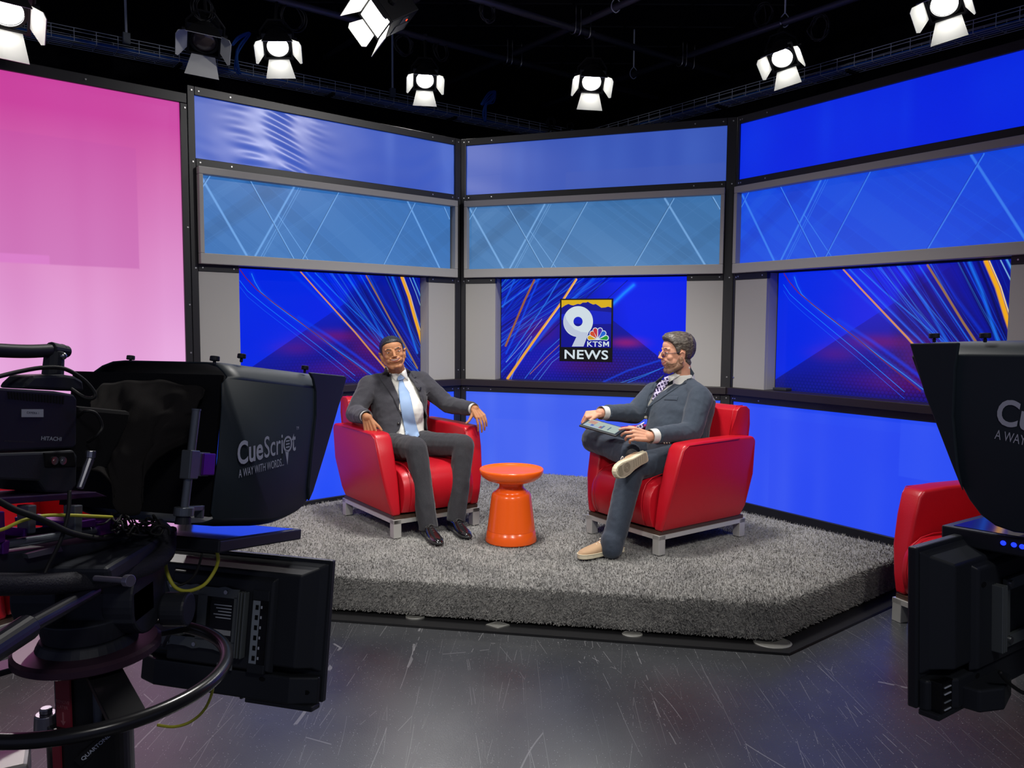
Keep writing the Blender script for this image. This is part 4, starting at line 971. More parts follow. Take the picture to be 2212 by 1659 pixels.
class Head:
    def __init__(h, c, fwd, up, s=1.0, sz=1.0):
        h.c = Vector(c); y = Vector(fwd).normalized(); u = Vector(up); z = (u - y*u.dot(y)).normalized(); x = y.cross(z)
        h.x, h.y, h.z, h.s, h.sz = x, y, z, s, sz
        h.R = Matrix((x, y, z)).transposed()
    def w(h, *p): return h.c + h.R @ Vector((p[0]*h.s, p[1]*h.s, p[2]*h.s*h.sz))
    def l(h, p):
        q = (h.R.transposed() @ (Vector(p)-h.c))/h.s; q.z /= h.sz; return q
    def build(h, bm, neck, smile=1.0, jaw=1.0):
        S = lambda c, r: sph(bm, h.w(*c), [r[0]*h.s, r[1]*h.s, r[2]*h.s*h.sz], h.R, 24, 16)
        K = lambda a, b, r, r2=None: cap(bm, h.w(*a), h.w(*b), r*h.s, (r if r2 is None else r2)*h.s)
        S((0, -.012, .036), (.0735, .094, .083)); S((0, .022, .012), (.066, .063, .085)); S((0, .030, -.042), (.058*jaw, .054, .070)); S((0, .016, .050), (.066, .068, .062))
        S((0, .058, -.098), (.024*jaw, .023, .018))
        for s in (-1, 1):
            K((s*.052*jaw, -.004, -.060), (s*.022, .056, -.100), .020, .018); K((s*.056, .0, -.02), (s*.052*jaw, -.004, -.06), .018, .018)
            S((s*.036, .055, -.018), (.024, .019, .024)); K((s*.014, .080, .032), (s*.046, .065, .034), .0080, .0075); S((s*.030, .056, -.050), (.022, .020, .024))
            S((s*.0115, .094, -.022), (.0085, .009, .0065))
            e = lambda y, z, o=0: (s*(.074+o), y, z-.012)
            for a, b, r in ((e(-.006, -.030), e(-.013, .006, .006), .006), (e(-.013, .006, .006), e(-.012, .022, .010), .0062), (e(-.012, .022, .010), e(.0, .031, .010), .006), (e(.0, .031, .010), e(.010, .022, .004), .005), (e(-.006, -.030), e(.004, -.036, .001), .0065), (e(.004, -.036), e(.008, -.01, -.002), .006), (e(.004, -.02), e(-.002, .018, .0), .008)): K(a, b, r)
        K((0, .079, .024), (0, .102, -.014), .0080, .0105); S((0, .104, -.018), (.0105, .010, .0085))
        K((0, .081, -.030), (0, .081, -.040), .012, .012)
        for t in range(8):
            a, b = -.028+.056*t/8, -.028+.056*(t+1)/8; f = lambda x: (.0845-6.0*x*x, -.046+smile*7.0*x*x)
            (ya, za), (yb, zb) = f(a), f(b); K((a, ya, za+.005), (b, yb, zb+.005), .0050); K((a, ya-.002, za-.0150), (b, yb-.002, zb-.0150), .0055)
        n0, n1 = neck; cap(bm, h.w(0, -.022, -.055), n0, .054*h.s, .056); cap(bm, n0, n1, .056, .066)
    def cast(h, bvh, x, z, off=.001):
        o = h.w(x, .25, z); hit = bvh.ray_cast(o, -h.y); p = hit[0] if hit[0] is not None else h.w(x, .08, z); return p + h.y*off
def to_root(o, root):
    o.data.transform(Matrix.Translation(-root.location)); o.parent = root; return o
def shell_from(name, me, root, m, F, th, soft=.008, noise_amp=0, nsc=80, parent=None, stretch=(1, 1, 1), hloc=None):
    """faces of the surface where the field F is positive, lifted off it and closed at their rim"""
    co = [v.co.copy() for v in me.vertices]; no = [v.normal.copy() for v in me.vertices]; idx = {}; vs = []; fs = []
    for p in me.polygons:
        c = p.center
        if F(c) > 0:
            f = []
            for i in p.vertices:
                if i not in idx:
                    q = co[i]; k = max(0, min(1, F(q)/soft)); t_ = th(q) if callable(th) else th
                    if noise_amp and hloc is not None: u_ = hloc.l(q); t_ += noise_amp*(.6*noise.noise(Vector((u_.x*150, u_.y*22+u_.z*14, u_.z*110))) + .5*noise.noise(Vector((u_.x*420, u_.y*50, u_.z*300))))
                    elif noise_amp: t_ += noise_amp*(noise.noise(Vector((q.x*nsc*stretch[0], q.y*nsc*stretch[1], q.z*nsc*stretch[2])))*.7 + .3*noise.noise(q*nsc*2.3))
                    idx[i] = len(vs); vs.append(q + no[i]*(t_*math.sqrt(k) - .0008))
                f.append(idx[i])
            fs.append(f)
    n_ = bpy.data.meshes.new(name); n_.from_pydata([tuple(v) for v in vs], [], fs)
    o = obj(name, n_, m, None, smooth=True); to_root(o, root)
    if parent: o.parent = parent
    return o
EYEP = Vector((0, 0, EYE))
def to_px(p):
    q = cam.matrix_world.inverted() @ Vector(p); return (1106 + FPX*q.x/-q.z, 829.5 - FPX*q.y/-q.z)
def inpoly(x, y, P):
    c = False; j = len(P)-1
    for i in range(len(P)):
        if (P[i][1] > y) != (P[j][1] > y) and x < (P[j][0]-P[i][0])*(y-P[i][1])/(P[j][1]-P[i][1])+P[i][0]: c = not c
        j = i
    return c
def nearest_edge(x, y, P):
    b = None
    for i in range(len(P)):
        (x0, y0), (x1, y1) = P[i-1], P[i]; dx, dy = x1-x0, y1-y0; t = max(0, min(1, ((x-x0)*dx+(y-y0)*dy)/(dx*dx+dy*dy+1e-9)))
        q = (x0+t*dx, y0+t*dy); d = math.hypot(q[0]-x, q[1]-y)
        if b is None or d < b[0]: b = (d, q)
    return b
def cut_opening(me, polys, fr):
    """cut the garment's front opening: front faces inside the outlines go, the rim follows the outline"""
    bm = BM(); bm.from_mesh(me); pxs = {v: to_px(v.co) for v in bm.verts}; dead = []
    for f in bm.faces:
        if f.normal.dot((EYEP - f.calc_center_median()).normalized()) < 0.02: continue
        x = sum(pxs[v][0] for v in f.verts)/len(f.verts); y = sum(pxs[v][1] for v in f.verts)/len(f.verts)
        if any(inpoly(x, y, P) for P in polys): dead.append(f)
    bmesh.ops.delete(bm, geom=dead, context='FACES')
    for v in bm.verts:
        if v.is_boundary:
            x, y = pxs[v]; best = min((nearest_edge(x, y, P) for P in polys), key=lambda b: b[0])
            if best[0] < 4:
                n_ = v.normal; r = ray(*best[1]); t = (v.co-EYEP).dot(n_)/r.dot(n_) if abs(r.dot(n_)) > .25 else (v.co-EYEP).length/r.length; q = EYEP+r*t
                if (q-v.co).length < .02: v.co = q
    for _ in range(4):
        mv = []
        for v in bm.verts:
            if v.is_boundary:
                nb = [e.other_vert(v).co for e in v.link_edges if e.is_boundary]
                if len(nb) == 2: mv.append((v, v.co*.4 + (nb[0]+nb[1])*.3))
        for v, c in mv: v.co = c
    bm.to_mesh(me); bm.free(); return me
def patch(name, P, bvh, off, m, root, grid=3.0, thick=.003, shrink_n=True, parent=None, fall=None):
    """cloth piece with outline P lying on the surface"""
    bm = BM(); vs = [bm.verts.new((x, y, 0)) for x, y in P]; bm.faces.new(vs)
    xs = [p[0] for p in P]; ys = [p[1] for p in P]
    for k in np.arange(min(xs)+grid, max(xs), grid): bmesh.ops.bisect_plane(bm, geom=bm.verts[:]+bm.edges[:]+bm.faces[:], plane_co=(k, 0, 0), plane_no=(1, 0, 0))
    for k in np.arange(min(ys)+grid, max(ys), grid): bmesh.ops.bisect_plane(bm, geom=bm.verts[:]+bm.edges[:]+bm.faces[:], plane_co=(0, k, 0), plane_no=(0, 1, 0))
    bmesh.ops.triangulate(bm, faces=bm.faces[:]); dep = []
    hits = {}
    for v in bm.verts:
        r = ray(v.co.x, v.co.y).normalized(); h = bvh.ray_cast(EYEP, r)
        if h[0] is not None: hits[v] = (h[0] - r*off, (h[0]-EYEP).length)
    med = sorted(d for _, d in hits.values())[len(hits)//2] if hits else 5
    for v in bm.verts:
        r = ray(v.co.x, v.co.y).normalized()
        if v in hits and abs(hits[v][1]-med) < .22: v.co = hits[v][0]
        else: v.co = EYEP + r*(med-off)
    for _ in range(3): bmesh.ops.smooth_vert(bm, verts=[v for v in bm.verts if not v.is_boundary], factor=.5, use_axis_x=True, use_axis_y=True, use_axis_z=True)
    o = obj(name, bm, m, None, smooth=True); s = o.modifiers.new('s', 'SOLIDIFY'); s.thickness = thick; s.offset = -1 
    bake(o); 
    for p in o.data.polygons: p.use_smooth = True
    if not o.data.materials: o.data.materials.append(m)
    to_root(o, root)
    if parent: o.parent = parent
    return o
def S6(l, ox, oy, sc): return [(ox+x/sc, oy+y/sc) for x, y in l]
def torso(bm, Pc, Nc, s, fr, secs, g=0):
    a = (Nc-Pc); out = []
    for t, hw, hd, fo in secs: out.append((Pc + a*t + fr*fo, s, hw+g, fr, hd+g, .85))
    loft(bm, out, 36)
def shoe(root, name, heel, toe, up, m, solem, lacem, sneaker=False, sole_detail=False):
    heel, toe = Vector(heel), Vector(toe); y = (toe-heel).normalized(); up = Vector(up); z = (up-y*up.dot(y)).normalized(); x = y.cross(z); L = (toe-heel).length
    M4 = Matrix((x, y, z)).transposed().to_4x4(); M4.translation = heel
    st = .026 if sneaker else .012
    outl = [(0.0, .0, .020), (.02, .0, .031), (.10, 0, .033), (.25, 0, .032), (.45, .003, .034), (.62, .006, .043), (.78, .006, .046), (.90, .004, .038), (.97, .002, .024), (1.0, 0, .008)]
    if not sneaker: outl = [(a, b, c*(.90 if a > .5 else .93)) for a, b, c in outl]
    left = [(b-c, a*L) for a, b, c in outl]; right = [(b+c, a*L) for a, b, c in outl]
    bm = BM(); prism(bm, [(p[0], p[1]) for p in left + right[::-1]], 2, 0, st)
    if not sneaker: pass
    for v in bm.verts: v.co = M4 @ v.co
    so = obj('sole', bm, solem, None, bevel=.004, seg=2); bake(so); 
    # upper
    bm = BM(); secs = []; H = [(.02, .026, .070), (.10, .032, .082), (.22, .033, .084), (.34, .033, .082), (.45, .035, .070), (.58, .040, .056), (.72, .043, .045), (.85, .038, .036), (.94, .026, .028), (.99, .010, .014)]
    for a, w_, h_ in H: secs.append((Vector((.003*(a > .4), a*L, st)), Vector((1, 0, 0)), w_*(1 if sneaker else .92), Vector((0, 0, 1)), h_-.012, .8))
    rings = []
    for c, X_, rx, Z_, rz, pw in secs:
        ring = []
        for i in range(28):
            t = 2*PI*i/28; ct, s_ = math.cos(t), math.sin(t); zz = rz*(abs(s_)**.8) if s_ > 0 else -.006
            ring.append(bm.verts.new(M4 @ (c + X_*(rx*math.copysign(abs(ct)**.7, ct)) + Z_*zz)))
        rings.append(ring)
    for A, B in zip(rings, rings[1:]):
        for i in range(28): bm.faces.new((A[i], A[(i+1) % 28], B[(i+1) % 28], B[i]))
    bm.faces.new(rings[0][::-1]); bm.faces.new(rings[-1]); me = rm(bm, .004, 3); o = obj(name, me, m, None, smooth=True); to_root(o, root); to_root(so, root); so.parent = o
    bm = BM()
    if sneaker:
        tube(bm, [M4 @ Vector((b-c-.001, a*L, st*.98)) for a, b, c in outl] + [M4 @ Vector((b+c+.001, a*L, st*.98)) for a, b, c in outl[::-1]], .0025, 6)
        w = obj('sole_rim', bm, solem, None, smooth=True); to_root(w, root); w.parent = o; bm = BM()
    for k in range(5):
        a = .40+.062*k; h = .069-.0085*k+st-.004; yy = a*L
        tube(bm, [M4 @ Vector((-.019, yy, h-.010)), M4 @ Vector((0, yy+.005, h+.002)), M4 @ Vector((.019, yy, h-.010))], .0022, 6, res=3)
        tube(bm, [M4 @ Vector((-.017, yy, h-.008)), M4 @ Vector((.017, yy+.017, h-.014))], .002, 6)
    bow = [(-.002, .41), (-.026, .40), (-.034, .44), (-.018, .47), (0, .43), (.020, .47), (.034, .44), (.026, .40), (.002, .41)]
    tube(bm, [M4 @ Vector((bx, by*L, .080+st-.010 - abs(bx)*.5 + .002)) for bx, by in bow], .002, 6, res=4)
    lc = obj('laces', bm, lacem, None, smooth=True); to_root(lc, root); lc.parent = o
    if sole_detail:
        bm = BM(); ins = [(b-c*.80, .04*L+a*L*.92) for a, b, c in outl]; ins2 = [(b+c*.80, .04*L+a*L*.92) for a, b, c in outl]
        prism(bm, ins+ins2[::-1], 2, -.0025, .001)
        for v in bm.verts: v.co = M4 @ v.co
        t_ = obj('tread', bm, mat('tread_rubber', (.34, .29, .21), .8, bump=(160, 1, .003)), None); to_root(t_, root); t_.parent = o
        bm = BM()
        for r in (.008, .014, .020, .026): tube(bm, [M4 @ Vector((r*math.cos(2*PI*i/20), .68*L+r*math.sin(2*PI*i/20), -.003)) for i in range(20)], .0013, 5, closed=True)
        for k in range(6): tube(bm, [M4 @ Vector((-.028, (.82+.02*k)*L, -.003)), M4 @ Vector((.028, (.82+.02*k)*L, -.003))], .001, 5); tube(bm, [M4 @ Vector((-.022, (.10+.07*k)*L, -.003)), M4 @ Vector((.02, (.13+.07*k)*L, -.003))], .001, 5)
        t2 = obj('tread_grooves', bm, mat('tread_dark', (.16, .13, .09), .9), None); to_root(t2, root); t2.parent = o
    return o
def bv(*objs_root):
    """BVH in world space of several part objects"""
    vs, fs = [], []
    for o, root in objs_root:
        b = len(vs); vs += [v.co + root.location for v in o.data.vertices]; fs += [[i+b for i in p.vertices] for p in o.data.polygons]
    return BVHTree.FromPolygons(vs, fs)

# ---------------------------------------------------------------- man on the left
manL = thing('person', 'smiling man in charcoal suit and pale blue tie seated in the left armchair', 'person', (-.70, 5.10, PZ))
Pc = Vector((-.745, 5.22, .70)); Nc = at(861, 812, 5.36); fL = Vector((.584, -.812, 0)); sL = Vector((.812, .584, 0))
ax = (Nc-Pc).normalized(); frL = (fL-ax*fL.dot(ax)).normalized()
shR, shL = at(797, 833, 5.22), at(910, 824, 5.45); elR, elL = at(767, 893, 5.12), at(966, 874, 5.42); wrR, wrL = at(792, 901, 4.87), at(1026, 884, 5.16)
hipR, hipL = Vector((-.83, 5.16, .70)), Vector((-.66, 5.28, .70)); knR, knL = at(899, 968, 4.80), at(1001, 962, 4.96); anR, anL = at(926, 1143, 4.74), at(985, 1126, 4.88)
hd = Head(at(848, 763, 5.2), (.25, -.965, .0), (-.19, 0, 1), 1.04, .84)
secsL = [(-.10, .165, .125, .0), (0, .185, .135, .0), (.2, .180, .135, .0), (.42, .178, .128, 0), (.62, .190, .128, .0), (.80, .196, .112, -.005), (.90, .165, .09, -.01), (.97, .10, .068, -.012), (1.02, .06, .058, 0)]
bm = BM(); torso(bm, Pc, Nc, sL, frL, secsL, -.03)
for a, b, c in ((shR, elR, wrR), (shL, elL, wrL)): cap(bm, a, b, .045, .038); cap(bm, b, c, .038, .026); cap(bm, a, Nc-ax*.08, .045, .046)
for a, b, c in ((hipR, knR, anR), (hipL, knL, anL)): cap(bm, a, b, .07, .05); cap(bm, b, c, .048, .034)
hd.build(bm, (Nc + (hd.c-Nc)*.25, Nc-ax*.03), 1.0)
kR = (at(799, 926, 4.86)-wrR).normalized(); hand(bm, wrR, kR, Vector((-.25, -.88, .35)), -1, [(8, 10, 6), (10, 12, 6), (12, 14, 8), (14, 14, 8)], ((kR*.7+Vector((.55, -.1, .05))), (kR*.8+Vector((.5, -.1, -.15)))), 1.0, .05)
kL = (at(1041, 904, 5.09)-wrL).normalized(); hand(bm, wrL, kL, Vector((.35, -.7, .6)), 1, [(40, 20, 10), (38, 22, 12), (34, 22, 14), (30, 20, 14)], (Vector((-.25, -.35, -.45)), Vector((-.4, -.3, -.35))), 1.0, .01)
meL = rm(bm, .0031, 6); bodyL = obj('body', meL, skinL, None, smooth=True); to_root(bodyL, manL)
wm = bodyL.data.copy(); wm.transform(Matrix.Translation(manL.location)); bvL = bv((bodyL, manL))
def face(h, root, bvh, brow, lip, eye_ir, smile=1, teeth=True, brow_th=.0032, ex=.031):
    for s in (-1, 1):
        c = h.cast(bvh, s*ex, .013, -.0052); bm = BM(); sph(bm, c, (.0115*h.s, .007*h.s, .0038*h.s), h.R, 20, 12); e = obj('eye', bm, eyew, None, smooth=True); to_root(e, root)
        bm = BM(); sph(bm, c + h.y*.0042*h.s, (.0050*h.s, .0035*h.s, .0040*h.s), h.R, 16, 10); i = obj('iris', bm, eye_ir, None, smooth=True); to_root(i, root); i.parent = e
        bm = BM(); tube(bm, [h.cast(bvh, s*(ex-.015), .0125, .0012), h.cast(bvh, s*(ex-.006), .0172, .0022), h.cast(bvh, s*(ex+.006), .0172, .0022), h.cast(bvh, s*(ex+.016), .0135, .0012)], [.0015]*20, 6, res=4); l = obj('eyelid', bm, lip, None, smooth=True); to_root(l, root); l.parent = e
        bm = BM(); tube(bm, [h.cast(bvh, s*.013, .033, 0), h.cast(bvh, s*.026, .037, 0), h.cast(bvh, s*.038, .037, 0), h.cast(bvh, s*.050, .029, 0)], [brow_th*.8*h.s]*5+[brow_th*h.s]*4+[brow_th*.5*h.s]*5, 8, res=4); b = obj('eyebrow', bm, brow, None, smooth=True); to_root(b, root)
    def strip(nm, x0, f0, f1, m, off, n=12):
        bm = BM(); A, B = [], []; xs = [-x0+2*x0*i/n for i in range(n+1)]
        for fz_, L_i in ((f0, A), (f1, B)):
            ys = [h.l(h.cast(bvh, x, fz_(x), 0)).y for x in xs]; cf = np.polyfit(xs, ys, 2)
            for x in xs: L_i.append(bm.verts.new(h.w(x, float(np.polyval(cf, x))+off/h.s, fz_(x))))
        for i in range(n): bm.faces.new((A[i], A[i+1], B[i+1], B[i]))
        ex_ = bmesh.ops.extrude_face_region(bm, geom=bm.faces[:])
        for v in ex_['geom']:
            if isinstance(v, bmesh.types.BMVert): v.co -= h.y*.004
        o = obj(nm, bm, m, None); to_root(o, root); return o
    k = 7*smile; w = .029
    strip('lips', w, lambda x: -.0405+k*x*x+.0015*(1-(x/w)**2), lambda x: -.0625+k*x*x*1.05+.014*(x/w)**2, lip, .0016)
    if teeth: strip('teeth', w-.004, lambda x: -.0435+k*x*x, lambda x: -.0550+k*x*x*1.05+.007*(x/w)**2, teethm, .0026)
face(hd, manL, bvL, hairL, lipm, iris)
def Lpw(t, pts):
    if t <= pts[0][0]: return pts[0][1]
    for (a, b), (c, d) in zip(pts, pts[1:]):
        if t <= c: return b+(d-b)*(t-a)/(c-a)
    return pts[-1][1]
def FL(p):
    q = hd.l(p)
    if q.z < -.08 or (q.length > .16) or (abs(q.x) > .0765 and q.z < .024 and q.y > -.03): return -1
    return q.z - Lpw(q.y, [(-.12, -.045), (-.05, -.05), (-.030, -.03), (-.022, .026), (.010, .032), (.014, -.012), (.026, .004), (.034, .040), (.045, .066), (.062, .084-.004*abs(q.x)/.05), (.1, .086)])
o = shell_from('hair', wm, manL, hairL, FL, lambda p: .005+.009*max(0, min(1, (hd.l(p).z-.05)/.06)), .012, .0026, hloc=hd)
# jacket
bm = BM(); torso(bm, Pc, Nc, sL, frL, [q for q in secsL if q[0] < 1.0], .006)
for a, b, c in ((shR, elR, wrR), (shL, elL, wrL)):
    e = b + (c-b)*.90; cap(bm, a, b, .071, .062); cap(bm, b, c + (b-c)*.25, .062, .050); cyl(bm, c+(b-c)*.3, c+(b-c)*.08, .051, .046, 20); cap(bm, a+ax*.01, Nc-ax*.015, .064, .050)
    cap(bm, a, Pc+ax*.22+(a-Pc)*.1, .06, .08)
hb = Pc-ax*.04
sph(bm, hb+sL*.13, (.10, .12, .12)); sph(bm, hb-sL*.13+fL*.03, (.11, .13, .12)); cap(bm, Pc-sL*.15+fL*.04+ax*.05, Pc-sL*.12+fL*.13-ax*.03, .07, .05); cap(bm, Pc+sL*.16+ax*.05, Pc+sL*.19+fL*.06-ax*.03, .06, .05)
me = rm(bm, .0065, 6); wrinkle(me, .0055, 9, seed=2); wrinkle(me, .0022, 24, seed=5)
T = lambda l: S6(l, 740, 700, 6.381)
openL = T([(590, 585), (640, 690), (700, 830), (750, 950), (795, 1080), (815, 1250), (806, 1380), (784, 1450), (700, 1530), (620, 1600), (560, 1660), (900, 1720), (1360, 1560), (1320, 1490), (1230, 1400), (1170, 1290), (1110, 1150), (1080, 1010), (1030, 890), (970, 790), (900, 690), (860, 590), (850, 500), (720, 470), (600, 500)])
cut_opening(me, [openL], frL); jk = obj('jacket', me, suitL, None, smooth=True); to_root(jk, manL); sm = jk.modifiers.new('s', 'SOLIDIFY'); sm.thickness = .004; sm.offset = -1
bj = bv((jk, manL))
# shirt
bm = BM(); torso(bm, Pc, Nc, sL, frL, [s_ for s_ in secsL if s_[0] >= 0], -.016)
nk = Nc + (hd.c-Nc)*.26; cyl(bm, Nc-ax*.06, nk, .070, .060, 28); sph(bm, Pc+ax*.22+frL*.03, (.15, .12, .14)); cap(bm, shR, Nc-ax*.07, .05, .066); cap(bm, shL, Nc-ax*.07, .05, .066); cap(bm, shL, elL, .052, .045); cap(bm, shR, elR, .052, .045)
me = rm(bm, .0055, 4); wrinkle(me, .004, 13, seed=8); sh = obj('shirt', me, shirtm, None, smooth=True); to_root(sh, manL)
for c, b in ((wrR, elR), (wrL, elL)):
    bm = BM(); d = (c-b).normalized(); cyl(bm, c-d*.055, c-d*.004, .037, .038, 24, caps=False); cyl(bm, c-d*.055, c-d*.004, .034, .035, 24, caps=False); cu = obj('shirt_cuff', bm, shirtm, None, smooth=True); to_root(cu, manL)
# trousers
bm = BM(); sph(bm, Pc-ax*.02+Vector((0, 0, -.03)), (.17, .16, .11)); cap(bm, hipR, hipL, .105)
for a, b, c in ((hipR, knR, anR), (hipL, knL, anL)):
    cap(bm, a, b, .098, .070); d = (c-b).normalized(); m_ = b+(c-b)*.45; cap(bm, b, m_, .070, .064); cyl(bm, m_, c-d*.0, .064, .060, 24)
me = rm(bm, .0065, 6); wrinkle(me, .005, 10, (1, 1, .45), 3); wrinkle(me, .002, 30, (1, 1, .4), 9)
tr = obj('trousers', me, trouL, None, smooth=True); to_root(tr, manL)
bs = bv((sh, manL), (tr, manL))
patch('lapel', T([(585, 600), (570, 660), (500, 700), (540, 790), (620, 900), (700, 1020), (760, 1160), (806, 1250), (812, 1190), (795, 1080), (750, 950), (700, 830), (640, 690), (600, 590)]), bj, .005, suitL, manL)
patch('lapel', T([(866, 600), (930, 640), (1020, 725), (985, 752), (1050, 810), (1072, 880), (1108, 1000), (1140, 1130), (1180, 1290), (1165, 1285), (1108, 1150), (1078, 1010), (1030, 890), (970, 790), (900, 690)]), bj, .005, suitL, manL)
patch('collar_wing', T([(590, 588), (600, 640), (650, 710), (742, 790), (762, 740), (790, 698), (700, 665), (640, 625), (605, 580)]), bs, .007, shirtm, manL)
patch('collar_wing', T([(838, 580), (864, 606), (872, 680), (903, 780), (850, 735), (800, 692), (832, 640)]), bs, .007, shirtm, manL)
tie = patch('tie', T([(778, 768), (825, 762), (860, 860), (920, 950), (950, 1080), (975, 1200), (1000, 1330), (1030, 1450), (1062, 1535), (1005, 1603), (900, 1560), (870, 1530), (845, 1400), (815, 1250), (790, 1080), (768, 900)]), bs, .010, tieL, manL, thick=.004)
patch('tie_knot', T([(760, 775), (755, 745), (770, 715), (800, 700), (845, 735), (835, 758), (800, 772)]), bs, .014, tieL, manL, 2, .010, parent=tie)
def button(cx, cy, r, b, m, root, n=14): return patch('button', [(cx+r*math.cos(2*PI*i/n), cy+r*math.sin(2*PI*i/n)) for i in range(n)], b, .004, m, root, 50, .003)
button(740+772/6.381, 700+1372/6.381, 3.2, bj, mat('dark_button', (.02, .02, .02), .3), manL)
patch('microphone', T([(1000, 868), (1040, 885), (1060, 875), (1080, 872), (1078, 900), (1058, 925), (1040, 900), (1000, 882)]), bj, .008, mat('mic_black', (.01, .01, .01), .4), manL, 2, .006)
patch('breast_pocket', T([(1150, 966), (1200, 920), (1208, 934), (1158, 982)]), bj, .0015, suitL, manL, 2, .0015)
bm = BM()  # wrist watch and ring
d = (wrL-elL).normalized(); X_, Y_, _ = frame_of(d); tube(bm, [wrL-d*.012+(X_*math.cos(a)+Y_*math.sin(a))*.033 for a in [2*PI*i/20 for i in range(20)]], .005, 8, closed=True); wt = obj('wristwatch', bm, silver, None, smooth=True); to_root(wt, manL)
for nm, a_, t0, t1 in (('sock', anR, (-.50, 4.79), None), ('sock', anL, (-.36, 4.90), None)):
    bm = BM(); cap(bm, Vector(a_)+Vector((0, 0, .04)), Vector((a_.x, a_.y+.0, PZ+.07)), .040, .038); so = obj('sock', bm, socks, None, smooth=True); to_root(so, manL)
shb = mat('black_patent_leather', (.008, .008, .009), .14, spec=.7, coat=.6); lb = mat('black_lace', (.03, .03, .03), .6); solb = mat('black_sole', (.012, .012, .012), .6)
pzp = Vector((0, 0, PZ)); g0 = lambda x, y: on_plane(x, y, pzp, (0, 0, 1))+Vector((0, 0, .008))
h1, t1 = Vector((anR.x-.035, anR.y+.045, PZ+.008)), g0(952, 1180); t1 = h1+(t1-h1).normalized()*.30
shoe(manL, 'dress_shoe', h1, t1, (0, 0, 1), shb, solb, lb)
h2 = Vector((anL.x-.04, anL.y+.045, PZ+.008)); t2 = g0(1018, 1168); t2 = h2+(t2-h2).normalized()*.30
shoe(manL, 'dress_shoe', h2, t2, (0, 0, 1), shb, solb, lb)

# ---------------------------------------------------------------- man on the right
manR = thing('person', 'bearded man in glasses, slate suit and tan sneakers, one ankle over his knee', 'person', (.98, 4.80, PZ))
Pc = Vector((1.02, 4.86, .70)); Nc = at(1482, 826, 4.93); fR = Vector((-.81, -.585, 0)); sR = Vector((-.585, .81, 0))   # s points to his right, away from the camera
ax = (Nc-Pc).normalized(); frR = (fR-ax*fR.dot(ax)).normalized()
shN, shF = at(1512, 862, 4.75), at(1412, 852, 5.06); elN, elF = at(1492, 934, 4.62), at(1372, 893, 4.95); wrN, wrF = at(1402, 943, 4.42), at(1296, 892, 4.74)
hipN, hipF = Vector((1.07, 4.72, .70)), Vector((.95, 4.97, .71)); knN, knF = at(1365, 1010, 4.50), at(1283, 950, 4.86); anN, anF = at(1322, 1180, 4.33), at(1366, 985, 4.50)
hd2 = Head(at(1462, 765, 4.91), (-.98, -.17, -.02), (.06, 0, 1), 1.08, .95)
secsR = [(-.10, .17, .14, .0), (0, .195, .155, .0), (.2, .195, .165, .01), (.42, .195, .155, .01), (.62, .205, .142, .0), (.80, .208, .122, -.01), (.90, .17, .095, -.012), (.97, .10, .07, -.012), (1.02, .062, .06, 0)]
bm = BM(); torso(bm, Pc, Nc, sR, frR, secsR, -.03)
for a, b, c in ((shN, elN, wrN), (shF, elF, wrF)): cap(bm, a, b, .047, .040); cap(bm, b, c, .040, .028); cap(bm, a, Nc-ax*.08, .045, .046)
for a, b, c in ((hipN, knN, anN), (hipF, knF, anF)): cap(bm, a, b, .075, .055); cap(bm, b, c, .050, .036)
hd2.build(bm, (Nc + (hd2.c-Nc)*.22, Nc-ax*.03), 1.0, 1.06)
kN = (at(1368, 937, 4.41)-wrN).normalized(); hand(bm, wrN, kN, Vector((-.1, -.85, .55)), 1, [(16, 24, 16), (34, 38, 24), (42, 44, 26), (48, 46, 26)], ((kN*.8+Vector((0, .45, .2))), (kN*.95+Vector((0, .3, .0)))), 1.02, .0)
kF = (at(1272, 896, 4.74)-wrF).normalized(); hand(bm, wrF, kF, Vector((-.1, -.35, .93)), -1, [(52, 50, 24), (56, 50, 26), (58, 50, 26), (60, 50, 24)], ((kF*.6+Vector((.05, -.75, -.12))), (kF*.8+Vector((-.05, -.5, -.3)))), 1.0, .03)
meR = rm(bm, .0031, 6); bodyR = obj('body', meR, skinR, None, smooth=True); to_root(bodyR, manR); wm = bodyR.data.copy(); wm.transform(Matrix.Translation(manR.location)); bvR = bv((bodyR, manR))
face(hd2, manR, bvR, hairR, lipR, iris, 1.1, brow_th=.0028)
def FR(p):
    q = hd2.l(p)
    if q.z < -.10 or (q.length > .17) or (abs(q.x) > .0765 and q.z < .024 and q.y > -.03): return -1
    return q.z - Lpw(q.y, [(-.12, -.062), (-.06, -.068), (-.035, -.045), (-.024, .022), (.004, .032), (.010, -.006), (.024, .004), (.034, .040), (.05, .066), (.066, .080), (.1, .084)])
def thR(p):
    q = hd2.l(p); k = max(0, min(1, (q.z-.045)/.06)); return .006 + .017*k*(1+.7*max(0, q.y/.07)) + .003*(q.y < -.06)
hr = shell_from('hair', wm, manR, hairR, FR, thR, .010, .0034, hloc=hd2)
def FB(p):
    q = hd2.l(p); ax_ = abs(q.x)
    if q.y < -.012 or q.z < -.128: return -1
    top = Lpw(q.y, [(-.012, -.03), (.002, -.006), (.012, -.012), (.030, -.046), (.055, -.050), (.068, -.034), (.12, -.030)])
    f = min(top-q.z, .01)
    if q.y > .06 and .008 < ax_ < .020 and -.068 > q.z > -.080: f = min(f, -.001)
    if q.y > .052 and ax_ < .031 and -.066 < q.z < -.038: f = min(f, -.001)
    if q.z < -.118: f = min(f, .128+q.z-.004)
    return f + .004*noise.noise(q*130) - .001
shell_from('beard', wm, manR, beardm, FB, .0012, .006, .0008, 260)
